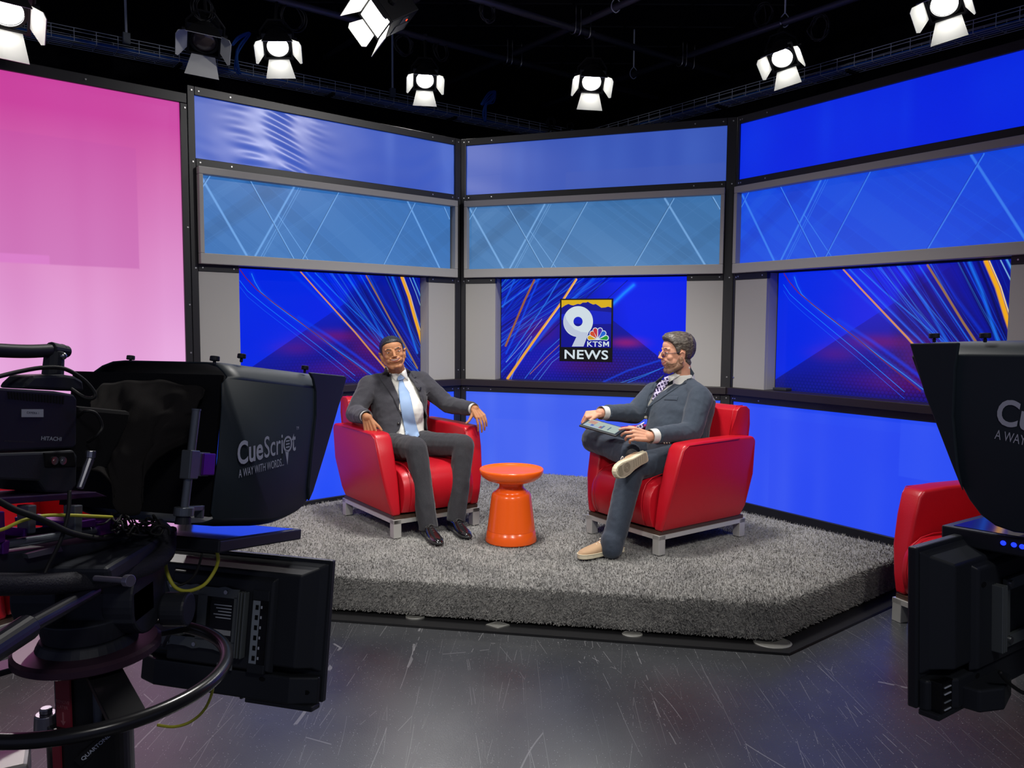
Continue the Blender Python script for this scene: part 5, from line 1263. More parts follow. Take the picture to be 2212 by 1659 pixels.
# glasses
gl = mat('dark_glasses_frame', (.03, .02, .05), .25); lensg = mat('clear_lens', (.82, .84, 1), .02, trans=1, spec=.5); lensg.node_tree.nodes['Principled BSDF'].inputs['IOR'].default_value = 1.05
def glasses(h, root, bvh):
    fr = None
    for s in (-1, 1):
        pts = [h.w(s*.032+.0225*math.cos(a), .098-abs(.0225*math.cos(a)+s*.032-s*.0)*.10*1.6, .000+.0175*math.sin(a)) for a in [2*PI*i/20 for i in range(20)]]
        bm = BM(); tube(bm, pts, .0014*h.s, 6, closed=True)
        if s == -1:
            tube(bm, [h.w(-.010, .0955, .004), h.w(0, .0985, .007), h.w(.010, .0955, .004)], .0013, 6)
        tube(bm, [h.w(s*.0545, .090, .006), h.w(s*.066, .078, .007), h.w(s*.076, .02, .014), h.w(s*.081, -.004, .016), h.w(s*.078, -.022, .0)], .0017, 6, res=4)
        o = obj('glasses_rim', bm, gl, None, smooth=True); to_root(o, root)
        bm = BM(); c = bm.verts.new(h.w(s*.032, .0945, 0)); R_ = [bm.verts.new(p) for p in pts]
        for i in range(20): bm.faces.new((c, R_[i], R_[(i+1) % 20]))
        l = obj('lens', bm, lensg, None); to_root(l, root); l.parent = o
glasses(hd2, manR, bvR)
# jacket
bm = BM(); torso(bm, Pc, Nc, sR, frR, [q for q in secsR if q[0] < 1.0], .008)
for a, b, c in ((shN, elN, wrN), (shF, elF, wrF)):
    cap(bm, a, b, .078, .068); cap(bm, b, c+(b-c)*.30, .066, .052); cyl(bm, c+(b-c)*.36, c+(b-c)*.16, .052, .050, 20); cap(bm, a+ax*.01, Nc-ax*.01, .070, .056); cap(bm, a, Pc+ax*.24+(a-Pc)*.1, .06, .09)
cap(bm, Pc-sR*.12, Pc-sR*.13+fR*.10-ax*.10, .115, .09); cap(bm, Pc-sR*.16+fR*.12-ax*.10, Pc-sR*.17-ax*.10, .05, .07); cap(bm, Pc+sR*.12, Pc+sR*.12+fR*.08-ax*.06, .11, .08)
me = rm(bm, .0065, 6); wrinkle(me, .0055, 8, seed=12); wrinkle(me, .002, 24, seed=15)
opR1 = [(1490, 786), (1478, 801), (1456, 829), (1426, 849), (1411, 864), (1400, 880), (1399, 874), (1405, 862), (1410, 850), (1418, 832), (1428, 821), (1434, 806), (1440, 790), (1465, 770)]
opR2 = [(1395, 908), (1392, 918), (1386, 929), (1350, 946), (1336, 940), (1352, 926), (1375, 915)]
cut_opening(me, [opR1], frR); jk2 = obj('jacket', me, suitR, None, smooth=True); to_root(jk2, manR); sm = jk2.modifiers.new('s', 'SOLIDIFY'); sm.thickness = .004; sm.offset = -1; bj = bv((jk2, manR))
bm = BM(); torso(bm, Pc, Nc, sR, frR, [s_ for s_ in secsR if s_[0] >= 0], -.014); nk = Nc + (hd2.c-Nc)*.26; cyl(bm, Nc-ax*.06, nk, .074, .064, 28); cap(bm, shN, Nc-ax*.08, .050, .056); cap(bm, shF, Nc-ax*.08, .050, .056); cap(bm, shF, elF, .055, .048); cap(bm, shN, elN, .055, .048)
me = rm(bm, .0055, 4); wrinkle(me, .003, 13, seed=18); sh2 = obj('shirt', me, shirtm, None, smooth=True); to_root(sh2, manR)
for c, b in ((wrN, elN), (wrF, elF)):
    bm = BM(); d = (c-b).normalized(); cyl(bm, c-d*.085, c-d*.006, .043, .042, 24, caps=False); cyl(bm, c-d*.085, c-d*.006, .039, .038, 24, caps=False); cu = obj('shirt_cuff', bm, shirtm, None, smooth=True); to_root(cu, manR)
bm = BM(); sph(bm, Pc-ax*.02+Vector((0, 0, -.03)), (.18, .17, .12)); cap(bm, hipN, hipF, .11)
cap(bm, hipN, knN, .108, .078); m_ = knN+(anN-knN)*.45; cap(bm, knN, m_, .077, .070); cyl(bm, m_, anN, .070, .064, 24); cap(bm, anN+Vector((0, 0, .03)), anN+Vector((.0, -.01, -.01)), .066, .064)
cap(bm, hipF, knF, .105, .080); m_ = knF+(anF-knF)*.5; cap(bm, knF, m_, .080, .070); cyl(bm, m_, anF-(anF-knF)*.03, .072, .070, 24)
me = rm(bm, .0065, 6); wrinkle(me, .0055, 8, (1, 1, .6), 23); wrinkle(me, .002, 28, seed=29); tr2 = obj('trousers', me, trouR, None, smooth=True); to_root(tr2, manR)
bs = bv((sh2, manR), (tr2, manR))
U2 = lambda l: S6(l, 1380, 700, 9.2167)
patch('lapel', U2([(1028, 860), (1105, 985), (1030, 1100), (930, 1105), (942, 1165), (800, 1235), (600, 1370), (400, 1510), (200, 1640), (140, 1790), (120, 1780), (170, 1650), (290, 1505), (420, 1372), (700, 1190), (900, 955), (985, 870)]), bj, .006, suitR, manR)
patch('lapel', U2([(495, 1010), (440, 1050), (300, 1170), (190, 1290), (150, 1450), (150, 1640), (170, 1660), (235, 1520), (275, 1380), (350, 1225), (440, 1120), (500, 1030)]), bj, .006, suitR, manR)
patch('collar_wing', U2([(583, 1030), (760, 950), (1005, 842), (1025, 880), (900, 960), (740, 1080), (600, 1160)]), bs, .008, shirtm, manR)
tie2 = patch('tie', U2([(555, 1075), (600, 1120), (560, 1230), (480, 1310), (420, 1372), (290, 1508), (262, 1500), (285, 1390), (345, 1235), (430, 1140)]), bs, .012, tieR, manR, thick=.004)
patch('tie_knot', U2([(505, 1060), (590, 1035), (598, 1130), (560, 1150), (505, 1110)]), bs, .016, tieR, manR, 2, .010, parent=tie2)
patch('tie_end', [(1392, 911), (1389, 924), (1382, 931), (1352, 938), (1362, 929), (1378, 918)], bj, .004, tieR, manR)
button(1395, 902, 3.6, bj, mat('horn_button', (.5, .45, .35), .3), manR)
for k in range(3): button(1435+k*5.5, 957, 1.6, bj, mat('horn_button'), manR)
patch('breast_pocket', U2([(520, 1455), (790, 1445), (760, 1520), (500, 1510)]), bj, .0015, suitR, manR, 2, .0015)
tan = mat('tan_suede', (.40, .26, .15), .85, bump=(300, .3, .002)); cream = mat('cream_rubber', (.62, .56, .40), .6); wl = mat('white_lace', (.8, .78, .72), .6)
hN = on_plane(1341, 1196, pzp, (0, 0, 1))+Vector((.01, .03, .008)); tN = on_plane(1251, 1213, pzp, (0, 0, 1))+Vector((0, .02, .008)); tN = hN+(tN-hN).normalized()*.31
shoe(manR, 'sneaker', hN, tN, (0, 0, 1), tan, cream, wl, True)
hF, tF = at(1400, 985, 4.42), at(1317, 1029, 4.20); tF = hF+(tF-hF).normalized()*.285
shoe(manR, 'sneaker', hF, tF, (.1, .97, .12), tan, cream, wl, True, True)
for a_, b_ in ((anN, Vector((anN.x, anN.y, PZ+.08))), (anF-(anF-knF)*.12, anF+Vector((0, -.01, 0)))):
    bm = BM(); cap(bm, a_, b_, .044, .040); so = obj('sock', bm, socks, None, smooth=True); to_root(so, manR)
# tablet
tbl = thing('tablet', 'tablet in a dark folding case held on the lap of the man in glasses', 'tablet', tuple(at(1303, 922, 4.54)))
c4 = [at(1257, 900, 4.70), at(1337, 923, 4.58), at(1348, 943, 4.44), at(1269, 921, 4.56)]   # far left, far right, near right, near left
X_ = ((c4[1]-c4[0])+(c4[2]-c4[3])).normalized(); Yr = ((c4[0]-c4[3])+(c4[1]-c4[2])); Y_ = (Yr-X_*Yr.dot(X_)).normalized(); Z_ = X_.cross(Y_)
Mt = Matrix((X_, Y_, Z_)).transposed().to_4x4(); cc = (c4[0]+c4[1]+c4[2]+c4[3])/4; Mt.translation = cc-tbl.location
Lx, Ly = ((c4[1]-c4[0]).length+(c4[2]-c4[3]).length)/4, Yr.length/4
bm = BM(); box(bm, -Lx, Lx, -Ly, Ly, -.012, 0, Mt); obj('case', bm, mat('case_dark', (.02, .022, .025), .5), tbl, bevel=.004)
bm = BM(); box(bm, -Lx*.92, Lx*.92, -Ly*.90, Ly*.90, -.002, .0012, Mt); obj('bezel', bm, mat('tablet_bezel', (.02, .02, .02), .1, spec=.7), tbl)
bm = BM(); box(bm, -Lx*.86, Lx*.86, -Ly*.80, Ly*.80, .0012, .0018, Mt); scr = obj('display', bm, mat('tablet_display', (.05, .05, .05), .1, emit=(.36, .44, .36), es=.9, spec=.6), tbl)
for k, (x0, x1, y0, y1, c) in enumerate([(-.80, -.40, -.1, .72, (.66, .36, .26)), (-.55, -.40, -.65, -.2, (.1, .16, .5)), (-.1, .02, -.7, -.1, (.4, .16, .2)), (.0, .10, -.7, .2, (.12, .2, .4)), (.35, .42, -.6, .3, (.12, .2, .3)), (-.85, -.1, -.78, -.55, (.4, .5, .8))]):
    bm = BM(); box(bm, Lx*x0, Lx*x1, Ly*y0*.8, Ly*y1*.8, .0018, .0021, Mt); o = obj('display_content', bm, mat('content_%d' % k, (0, 0, 0), .3, emit=c, es=.8), tbl); o.parent = scr
# ================================================================== CAMERA RIGS IN THE FOREGROUND
class Rig:
    """frame of a tilted camera head: local x right, y along the lens, z up"""
    def __init__(s, th, t, Q):
        s.Q = Vector(Q); st, ct = math.sin(th), math.cos(th)
        s.a = Vector((st*math.cos(t), ct*math.cos(t), -math.sin(t))); s.r = Vector((ct, -st, 0)); s.u = s.r.cross(s.a)
        s.M = Matrix((s.r, s.a, s.u)).transposed().to_4x4(); s.M.translation = s.Q
    def on(s, x, y, ax, val):
        n = [s.r, s.a, s.u][ax]; p = on_plane(x, y, s.Q+n*val, n)-s.Q; return Vector((p.dot(s.r), p.dot(s.a), p.dot(s.u)))
    def thing(s, name, label, cat, group=None):
        t = thing(name, label, cat, (0, 0, 0), 0, group); t.matrix_world = s.M; return t
RL = Rig(math.radians(15.4), math.radians(10), at(475, 1168, 1.87))
RR = Rig(math.radians(-34), math.radians(2.4), at(2033, 1134, 1.85))
def hood(t, outline, W, cut, mm, seam):
    """folding prompter hood: outline in (y, z) on its near flank, W width towards +x (sign)"""
    # rounded box: layers across the width, shrunk at the two flanks
    lay = [(0, .985, 0), (.006, .995, .0), (.02, 1.0, 0), (.5, 1, 0), (.98, 1.0, 0), (.994, .995, 0), (1, .985, 0)]
    cy = sum(p[0] for p in outline)/len(outline); cz = sum(p[1] for p in outline)/len(outline)
    def build(o0, o1, y0, y1, th, g, nm):
        bm = BM(); ro = []
        for f, k, _ in lay: ro.append([bm.verts.new((W*(f*(o1-o0)+o0), cy+(y-cy)*k*g, cz+(z-cz)*k*g)) for y, z in outline])
        n = len(outline); op = set(cut)
        for A, B in zip(ro, ro[1:]):
            for i in range(n):
                if i in op: continue
                j = (i+1) % n; bm.faces.new((A[i], A[j], B[j], B[i]))
        bm.faces.new(ro[0]); bm.faces.new(ro[-1][::-1])
        o = obj(nm, bm, mm, t, smooth=True, bevel=.012, seg=3); s_ = o.modifiers.new('s', 'SOLIDIFY'); s_.thickness = .004; return o
    return build(0, 1, 0, 0, 0, 1, 'hood')

# ---------------------------------------------------------------- left: teleprompter in front of the studio camera
TL_ = RL.thing('teleprompter', 'black teleprompter hood with prompter name in grey on the left camera, draped in black cloth', 'teleprompter')
yz = lambda rig, l, v=0: [(rig.on(x, y, 0, v).y, rig.on(x, y, 0, v).z) for x, y in l]
def rounded(pts, res=6): return [(p.x, p.y) for p in smooth_path([Vector((a, b, 0)) for a, b in pts], res)]
outL = [(-.058, .060), (-.050, .20), (-.052, .33), (-.060, .408), (-.040, .432), (.02, .438), (.15, .444), (.30, .452), (.545, .464), (.556, .458), (.508, .341), (.454, .219), (.415, .130)] + rounded([(.402, .109), (.381, .077), (.347, .048), (.30, .030), (.254, .021), (.20, .018)], 3) + [(.042, .028), (-.045, .038)]
# the hood: a big rounded shell, open towards the lens at the back and the talent at the front
def shell_hood(t, out, W, x0=.012):
    """sections along x; top edges rounded towards both flanks"""
    n = len(out); bm = BM(); ro = []; zt = max(z for y, z in out); zb = min(z for y, z in out)
    for f in (0, .008, .03, .07, .14, .4, .66, .74, .81, .87, .92, .96, .985, 1):
        e = f; sh = .045*max(0, 1-f/.14)**2.2 + .13*max(0, 1-(1-f)/.34)**2.4; row = []
        for y, z in out:
            zz = z - sh*max(0, (z-(zt-.16))/.16) + .5*sh*max(0, ((zb+.08)-z)/.08)
            row.append(bm.verts.new((x0+W*f, y, zz)))
        ro.append(row)
    for A, B in zip(ro, ro[1:]):
        for i in range(n):
            j = (i+1) % n
            if out[i][0] < -.03 and out[j][0] < -.03: continue          # open back
            if out[i][1] > .10 and out[j][1] > .10 and out[i][0] > .40 and out[j][0] > .40 and abs(out[i][1]-out[j][1]) > .05: continue   # open front
            bm.faces.new((A[i], A[j], B[j], B[i]))
    bm.faces.new(ro[0]); bm.faces.new(ro[-1][::-1]); return bm
o = obj('hood', shell_hood(TL_, outL, -.46), hoodm, TL_, smooth=True, bevel=.010, seg=3); s_ = o.modifiers.new('s', 'SOLIDIFY'); s_.thickness = .004; s_.offset = -1
hoodL = o
# forward flap, a second shell standing a little outside with a flared lip
flapP = [(.33, .452), (.545, .466), (.560, .462), (.510, .341), (.456, .219), (.404, .109), (.384, .082), (.375, .12), (.378, .22), (.385, .33), (.375, .40), (.355, .435)]
bm = BM(); prism(bm, flapP, 0, .010, .018); obj('hood_lip', bm, hoodm, TL_, bevel=.003, smooth=False)
bm = BM(); prism(bm, flapP, 0, -.454, -.446); obj('hood_lip', bm, hoodm, TL_, bevel=.003)
def thumb(t, p, r=.011):
    bm = BM(); cyl(bm, p, p+Vector((0, 0, .010)), .004, n=12); cyl(bm, p+Vector((0, 0, .010)), p+Vector((0, 0, .022)), r, r*.96, 20); return obj('thumb_knob', bm, plastic, t, bevel=.002)
for y in (.068, .384): thumb(TL_, Vector((-.03, y, .446 if y < .2 else .455)))
thumb(TL_, Vector((-.03, -.04, .425)), .012); thumb(TL_, Vector((-.40, .1, .44)))
def prompter_text(t, x, y0, z0, sc, flip=False, ang=9):
    """name and motto printed on the flank; reads along +y (or -y when flipped)"""
    R4 = (Matrix.Rotation(math.radians(90), 4, 'Z') @ Matrix.Rotation(math.radians(90), 4, 'X')) if not flip else (Matrix.Rotation(math.radians(-90), 4, 'Z') @ Matrix.Rotation(math.radians(90), 4, 'X'))
    base = Matrix.Translation(Vector((x, y0, z0))) @ R4 @ Matrix.Rotation(math.radians(ang), 4, 'Z')
    def put(s, h, dx, wd, dz, wt, nm, m=None):
        me = text_mesh(s, 1, wt, 0); co = np.empty(len(me.vertices)*3); me.vertices.foreach_get('co', co); co = co.reshape(-1, 3); mn, mx = co.min(0), co.max(0)
        co[:, 0] = (co[:, 0]-mn[0])*wd*sc/(mx[0]-mn[0]) + dx*sc; co[:, 1] = co[:, 1]*h*sc/.70 + dz*sc; me.vertices.foreach_set('co', co.ravel()); me.update(); me.transform(base); return obj(nm, me, m or textm, t)
    put('Cue', .056, 0, .110, .022, .022, 'name_lettering'); put('Scri', .056, .116, .088, .022, .004, 'name_lettering'); put('t', .058, .250, .020, .022, .012, 'name_lettering')
    put('TM', .009, .274, .013, .078, 0, 'name_lettering'); put('A WAY WITH WORDS...', .021, .004, .205, -.012, .0, 'motto_lettering')
    # the p drawn as a speech bubble: ring, bars and a long tail
    bm = BM(); c = Vector((.228*sc, .044*sc, 0)); n = 28
    R_ = [[bm.verts.new(base @ (c+Vector((r*sc*math.cos(2*PI*i/n), r*sc*math.sin(2*PI*i/n), 0)))) for i in range(n)] for r in (.0225, .0165)]
    for i in range(n): j = (i+1) % n; bm.faces.new((R_[0][i], R_[0][j], R_[1][j], R_[1][i]))
    for k in range(3):
        z = (.034+.0085*k)*sc; vs = [bm.verts.new(base @ Vector((xx*sc, zz, 0))) for xx, zz in ((.219, z), (.238, z), (.238, z+.0035*sc), (.219, z+.0035*sc))]; bm.faces.new(vs)
    vs = [bm.verts.new(base @ Vector((a*sc, b*sc, 0))) for a, b in ((.214, .030), (.232, .022), (.226, -.014))]; bm.faces.new(vs)
    for v in bm.verts: v.co.x += .0004 if not flip else -.0004
    obj('bubble_emblem', bm, textm, t)
pL = RL.on(518, 1000, 0, .02); prompter_text(TL_, .0195, pL.y-.004, pL.z-.026, 1.0, ang=9)
# black cloth draped from the hood over the lens
def drape():
    me = BM(); nu, nv = 46, 40
    top = [RL.on(*q, 1, d) for q, d in (((196, 872), -.16), ((215, 835), -.10), ((262, 822), -.08), ((330, 822), -.07), ((400, 828), -.065), ((444, 842), -.065))]
    bot = [RL.on(*q, 1, d) for q, d in (((178, 1000), -.26), ((222, 1030), -.24), ((262, 1100), -.20), ((292, 1108), -.18), ((330, 1010), -.14), ((398, 955), -.085))]
    T_, B_ = smooth_path(top, 9), smooth_path(bot, 9); g = []
    for j in range(nv):
        f = j/(nv-1); row = []
        for i in range(len(T_)):
            u = i/(len(T_)-1); p = T_[i].lerp(B_[i], f); p.y -= .05*math.sin(PI*f)*math.sin(PI*u)
            p.y += .016*math.sin(u*17+f*4)*f + .012*noise.noise(Vector((u*6, f*5, 3))) + .006*noise.noise(Vector((u*18, f*9, 9)))
            p.z += .008*noise.noise(Vector((u*7, f*7, 5))); row.append(me.verts.new(p))
        g.append(row)
    for A, B in zip(g, g[1:]):
        for i in range(len(A)-1): me.faces.new((A[i], A[i+1], B[i+1], B[i]))
    return me
clothm = mat('black_drape_cloth', (.022, .020, .020), .95, spec=.1, bump=(500, .3, .001))
o = obj('drape_cloth', drape(), clothm, TL_, smooth=True); s_ = o.modifiers.new('s', 'SOLIDIFY'); s_.thickness = .003
# dark interior plate carrying the hood, and the vertical pole with clamp
bm = BM(); box(bm, -.44, .0, -.05, -.04, .06, .40); obj('rear_plate', bm, matte_black, TL_)
pole_m = mat('grey_anodised', (.16, .18, .21), .35, .5)
p0, p1 = RL.on(395, 1130, 0, .0), RL.on(424, 887, 0, .0)
bm = BM(); cyl(bm, p0, p1, .0095, n=20); cyl(bm, p1, p1+Vector((0, 0, .004)), .0105, n=20); po = obj('pole', bm, pole_m, TL_, smooth=False)
bm = BM(); c_ = p0.lerp(p1, .52); box(bm, c_.x-.014, c_.x+.014, c_.y-.016, c_.y+.016, c_.z-.034, c_.z+.032); box(bm, c_.x-.006, c_.x+.010, c_.y+.016, c_.y+.060, c_.z-.028, c_.z+.028); cl = obj('pole_clamp', bm, pole_m, TL_, bevel=.003)
bm = BM(); box(bm, c_.x-.004, c_.x+.014, c_.y+.028, c_.y+.075, c_.z-.026, c_.z+.026); k = obj('clamp_block', bm, purple, TL_, bevel=.003)
bm = BM(); c_ = p0+Vector((0, 0, .028)); cyl(bm, c_-Vector((0, 0, .012)), c_+Vector((0, 0, .008)), .022, n=24); box(bm, c_.x-.01, c_.x+.012, c_.y, c_.y+.058, c_.z-.002, c_.z+.010); box(bm, c_.x-.01, c_.x+.012, c_.y+.05, c_.y+.058, c_.z-.02, c_.z+.010); obj('pole_foot', bm, pole_m, TL_, bevel=.002)
bm = BM(); cyl(bm, p0-Vector((0, 0, .002)), p0+Vector((0, 0, .014)), .018, .016, 24); obj('pole_knob', bm, plastic, TL_)
# prompter screen lying flat under the hood
def flat_screen(rig, label, x0, x1, y0, y1, th, leds=False):
    t = rig.thing('prompter_screen', label, 'screen')
    bm = BM(); box(bm, x0, x1, y0, y1, -th, 0); 
    obj('casing', bm, mat('casing_dark', (.020, .022, .03), .4), t, bevel=.004)
    bm = BM(); box(bm, x0+.014, x1-.014, y0+.014, y1-.022, -.002, .0012); obj('glass', bm, mat('prompter_glass', (.02, .02, .03), .08, spec=1, coat=1, bump=(60, .03, .001)), t)
    return t
pt1 = flat_screen(RL, 'flat black prompter screen lying under the left hood, its glass reflecting blue', -.42, 0, 0, .385, .030)
# monitor hanging below, its back to us
def talent_monitor(rig, label, xr, zt, y, Wm, Hm, flip=1, vesa=True):
    """xr = edge nearest the picture centre; flip=1 body runs to -x, -1 to +x"""
    t = rig.thing('monitor', label, 'monitor'); X = lambda a: xr - flip*a*Wm; Z_ = lambda b: zt - b*Hm
    def bx_(bm, a0, a1, b0, b1, y0, y1): box(bm, min(X(a0), X(a1)), max(X(a0), X(a1)), y0, y1, Z_(b1), Z_(b0))
    dk = mat('monitor_plastic', (.022, .025, .031), .42, spec=.4, bump=(400, .1, .001))
    bm = BM(); bx_(bm, 0, 1, 0, .985, y, y+.022); obj('bezel', bm, dk, t, bevel=.004)
    # stepped back shell: outer slope, raised field, lower chin
    def loftrect(bm, rects):
        ro = []
        for a0, a1, b0, b1, yy in rects: ro.append([bm.verts.new((X(a), yy, Z_(b))) for a, b in ((a0, b0), (a1, b0), (a1, b1), (a0, b1))])
        for A, B in zip(ro, ro[1:]):
            for i in range(4): j = (i+1) % 4; bm.faces.new((A[i], A[j], B[j], B[i]))
        bm.faces.new(ro[0]); bm.faces.new(ro[-1][::-1])
    bm = BM(); loftrect(bm, [(.012, .988, .02, .78, y), (.05, .95, .055, .755, y-.012), (.105, .895, .10, .745, y-.046), (.112, .888, .11, .74, y-.05)]); obj('back_shell', bm, dk, t, bevel=.006, seg=3)
    bm = BM(); loftrect(bm, [(.22, .80, .13, .80, y-.045), (.235, .785, .155, .78, y-.062), (.245, .775, .17, .77, y-.064)]); obj('raised_panel', bm, dk, t, bevel=.006, seg=3)
    bm = BM(); prism(bm, [(X(a), yy) for a, yy in ((.012, y+.002), (.012, y-.018), (.13, y-.052), (.86, y-.052), (.98, y-.018), (.98, y+.002))], 2, Z_(.99), Z_(.80)); obj('chin', bm, dk, t, bevel=.006, seg=3)
    bm = BM(); bx_(bm, .37, .385, .985, 1.0, y-.05, y-.0); bx_(bm, .01, .36, .985, 1.02, y-.046, y+.0); obj('bottom_lip', bm, dk, t, bevel=.004)
    for a, b in ((.06, .905), (.27, .26), (.27, .84)):
        bm = BM(); r_ = [(.010*math.cos(q), .006*math.sin(q)) for q in [2*PI*i/16 for i in range(16)]]
        yy = y-.0655 if a > .2 and b < .8 else (y-.0325 if a < .1 else y-.0525)
        prism(bm, [(X(a)+u, Z_(b)+v) for u, v in r_], 1, yy, yy+.004); obj('screw_hole', bm, matte_black, t)
    return t, X, Z_, dk, bx_
TM1, X, Z_, dk, bx_ = talent_monitor(RL, 'black monitor hanging under the left prompter, back and ports towards us', .118, -.078, .36, .60, .395)
y = .36
bm = BM(); bx_(bm, .295, .335, .30, .735, y-.066, y-.06); port = obj('port_bay', bm, mat('port_plate_grey', (.42, .48, .54), .4, .3), TM1, bevel=.001)
bm = BM(); bx_(bm, .255, .294, .30, .735, y-.067, y-.06); obj('port_label_strip', bm, mat('label_black', (.004, .004, .005), .35), TM1)
for k in range(6):
    b = .33+.07*k; bm = BM(); bx_(bm, .303, .318, b, b+.032, y-.0672, y-.065); s_ = obj('port_socket', bm, matte_black, port)
    bm = BM(); bx_(bm, .282, .290, b+.003, b+.022, y-.0676, y-.0665); obj('port_mark', bm, textm, port)
bm = BM(); bx_(bm, .25, .34, .225, .30, y-.068, y-.055); obj('port_bay_end', bm, dk, TM1, bevel=.003)
bm = BM(); bx_(bm, .25, .34, .735, .80, y-.068, y-.055); obj('port_bay_end', bm, dk, TM1, bevel=.003)
# mounting bracket with lobes, rails and arm
bm = BM(); pts = []
import itertools
def lobes(x0, x1, z, s): return [(x0+(x1-x0)*i/24, z + s*.012*max(0, math.cos(2*PI*(i/8-.5)))**1.5) for i in range(25)]
out_ = lobes(.40, .86, .235, -1) ; low_ = lobes(.86, .40, .665, 1)
def Pm(a, b): return (X(a), Z_(b))
brk = mat('bracket_steel', (.17, .19, .19), .4, .4)
for seg in ([(a, b) for a, b in out_] + [(.86, .30), (.40, .30)], [(a, b) for a, b in low_] + [(.40, .60), (.86, .60)]):
    prism(bm, [Pm(a, b) for a, b in seg], 1, y-.076, y-.073)
for a0, a1 in ((.40, .425), (.57, .62), (.835, .86)): bx_(bm, a0, a1, .29, .61, y-.076, y-.073)
obj('mount_bracket', bm, brk, TM1)
bm = BM()
for a0 in (.355, .372, .386): bx_(bm, a0, a0+.009, .245, .70, y-.088, y-.066)
obj('bracket_rail', bm, brk, TM1, bevel=.002)
for a, b in ((.47, .26), (.62, .255), (.77, .25), (.47, .64), (.62, .645), (.77, .65), (.66, .45)):
    bm = BM(); c = Vector((X(a), y-.076, Z_(b))); cyl(bm, c, c-Vector((0, .004, 0)), .006, n=10); obj('bracket_screw', bm, screwm, TM1)
bm = BM(); bx_(bm, .43, .56, .33, .58, y-.0665, y-.064); lbp = obj('rating_label', bm, mat('label_black'), TM1)
for k in range(5):
    bm = BM(); bx_(bm, .445, .54-.012*(k % 3), .355+.022*k, .362+.022*k, y-.0672, y-.0664); obj('label_print', bm, textm, lbp)
bm = BM(); bx_(bm, .44, .545, .53, .565, y-.0674, y-.0664); obj('barcode_sticker', bm, mat('sticker_white', (.5, .52, .55), .5), lbp)
bm = BM(); bx_(bm, .42, .50, .76, .80, y-.0665, y-.063); jk_ = obj('jack_row', bm, mat('jack_plate', (.25, .27, .29), .4, .3), TM1)
for k in range(4):
    bm = BM(); c = Vector((X(.43+.02*k), y-.0665, Z_(.78))); cyl(bm, c, c-Vector((0, .004, 0)), .0035, n=10); obj('jack_socket', bm, matte_black, jk_)
# tilt arm from the rig down to the bracket
t = TM1
A_ = Vector((-.30, .12, -.06)); B_ = Vector((X(.70), y-.115, Z_(.50)))
bm = BM(); d = (B_-A_).normalized(); x_, y_, _ = frame_of(d); 
for s in (-1, 1): cyl(bm, A_+x_*s*.012, B_+x_*s*.012, .011, n=12)
obj('arm_bar', bm, brk, t, smooth=False)
bm = BM(); box(bm, B_.x-.03, B_.x+.035, B_.y-.012, B_.y+.038, B_.z-.028, B_.z+.028); obj('tilt_block', bm, mat('arm_grey', (.16, .17, .17), .35, .4), t, bevel=.004)
bm = BM(); cyl(bm, B_+Vector((.02, -.02, 0)), B_+Vector((.0, -.03, -.055)), .006, .005, 12); cyl(bm, B_+Vector((.02, -.03, 0)), B_+Vector((.02, -.005, 0)), .012, n=16); obj('clamp_lever', bm, plastic, t)
me = text_mesh('CueScript', .034, .0006, .0003); Mx = Matrix((d, y_.cross(d).normalized()*1, y_)).transposed().to_4x4(); n3 = (Vector((0, -1, 0)) - d*Vector((0, -1, 0)).dot(d)).normalized(); up3 = n3.cross(d); Mx = Matrix((d, up3, n3)).transposed().to_4x4(); Mx.translation = A_.lerp(B_, .42)+n3*.0125-up3*.009; me.transform(Mx); obj('arm_lettering', me, textm, t)

# ---------------------------------------------------------------- the studio camera at the left edge
cm = RL.thing('studio_camera', 'black studio camera with top handle and white sticker at the left edge', 'camera')
def yzL(l, v): return [(RL.on(x, y_, 0, v).y, RL.on(x, y_, 0, v).z) for x, y_ in l]
cb = mat('camera_body', (.020, .020, .036), .45, spec=.4, bump=(500, .1, .001)); XS = -.15
bm = BM(); prism(bm, yzL([(-150, 838), (-60, 834), (120, 845), (160, 852), (167, 862), (166, 962), (160, 968), (-150, 982)], XS), 0, XS-.13, XS); obj('body_shell', bm, cb, cm, bevel=.005, seg=2)
bm = BM(); prism(bm, yzL([(-150, 984), (96, 976), (160, 972), (168, 985), (166, 1050), (150, 1066), (100, 1064), (85, 1040), (-150, 1030)], XS+.006), 0, XS-.12, XS+.006); obj('lower_body', bm, plastic, cm, bevel=.005)
bm = BM(); prism(bm, yzL([(95, 978), (160, 976), (164, 1008), (98, 1010)], XS+.008), 0, XS, XS+.009); cp = obj('connector_panel', bm, matte_black, cm, bevel=.002)
for x in (114, 132):
    c = RL.on(x, 995, 0, XS+.009); bm = BM(); cyl(bm, c, c+Vector((.006, 0, 0)), .0085, n=16); cyl(bm, c+Vector((.006, 0, 0)), c+Vector((.007, 0, 0)), .004, n=10); obj('bnc_socket', bm, silver, cp)
bm = BM()
for k in range(19): q = yzL([(16+6.6*k, 846+.55*k), (19.4+6.6*k, 846+.55*k), (21.5+6.4*k, 862+.6*k), (18.5+6.4*k, 862+.6*k)], XS); prism(bm, q, 0, XS, XS+.0012)
o = obj('vent_slots', bm, matte_black, cm)
bm = BM(); prism(bm, yzL([(46, 884), (93, 884), (93, 901), (46, 901)], XS), 0, XS, XS+.0012); st = obj('white_sticker', bm, mat('sticker_pale', (.45, .47, .55), .6), cm, bevel=0)
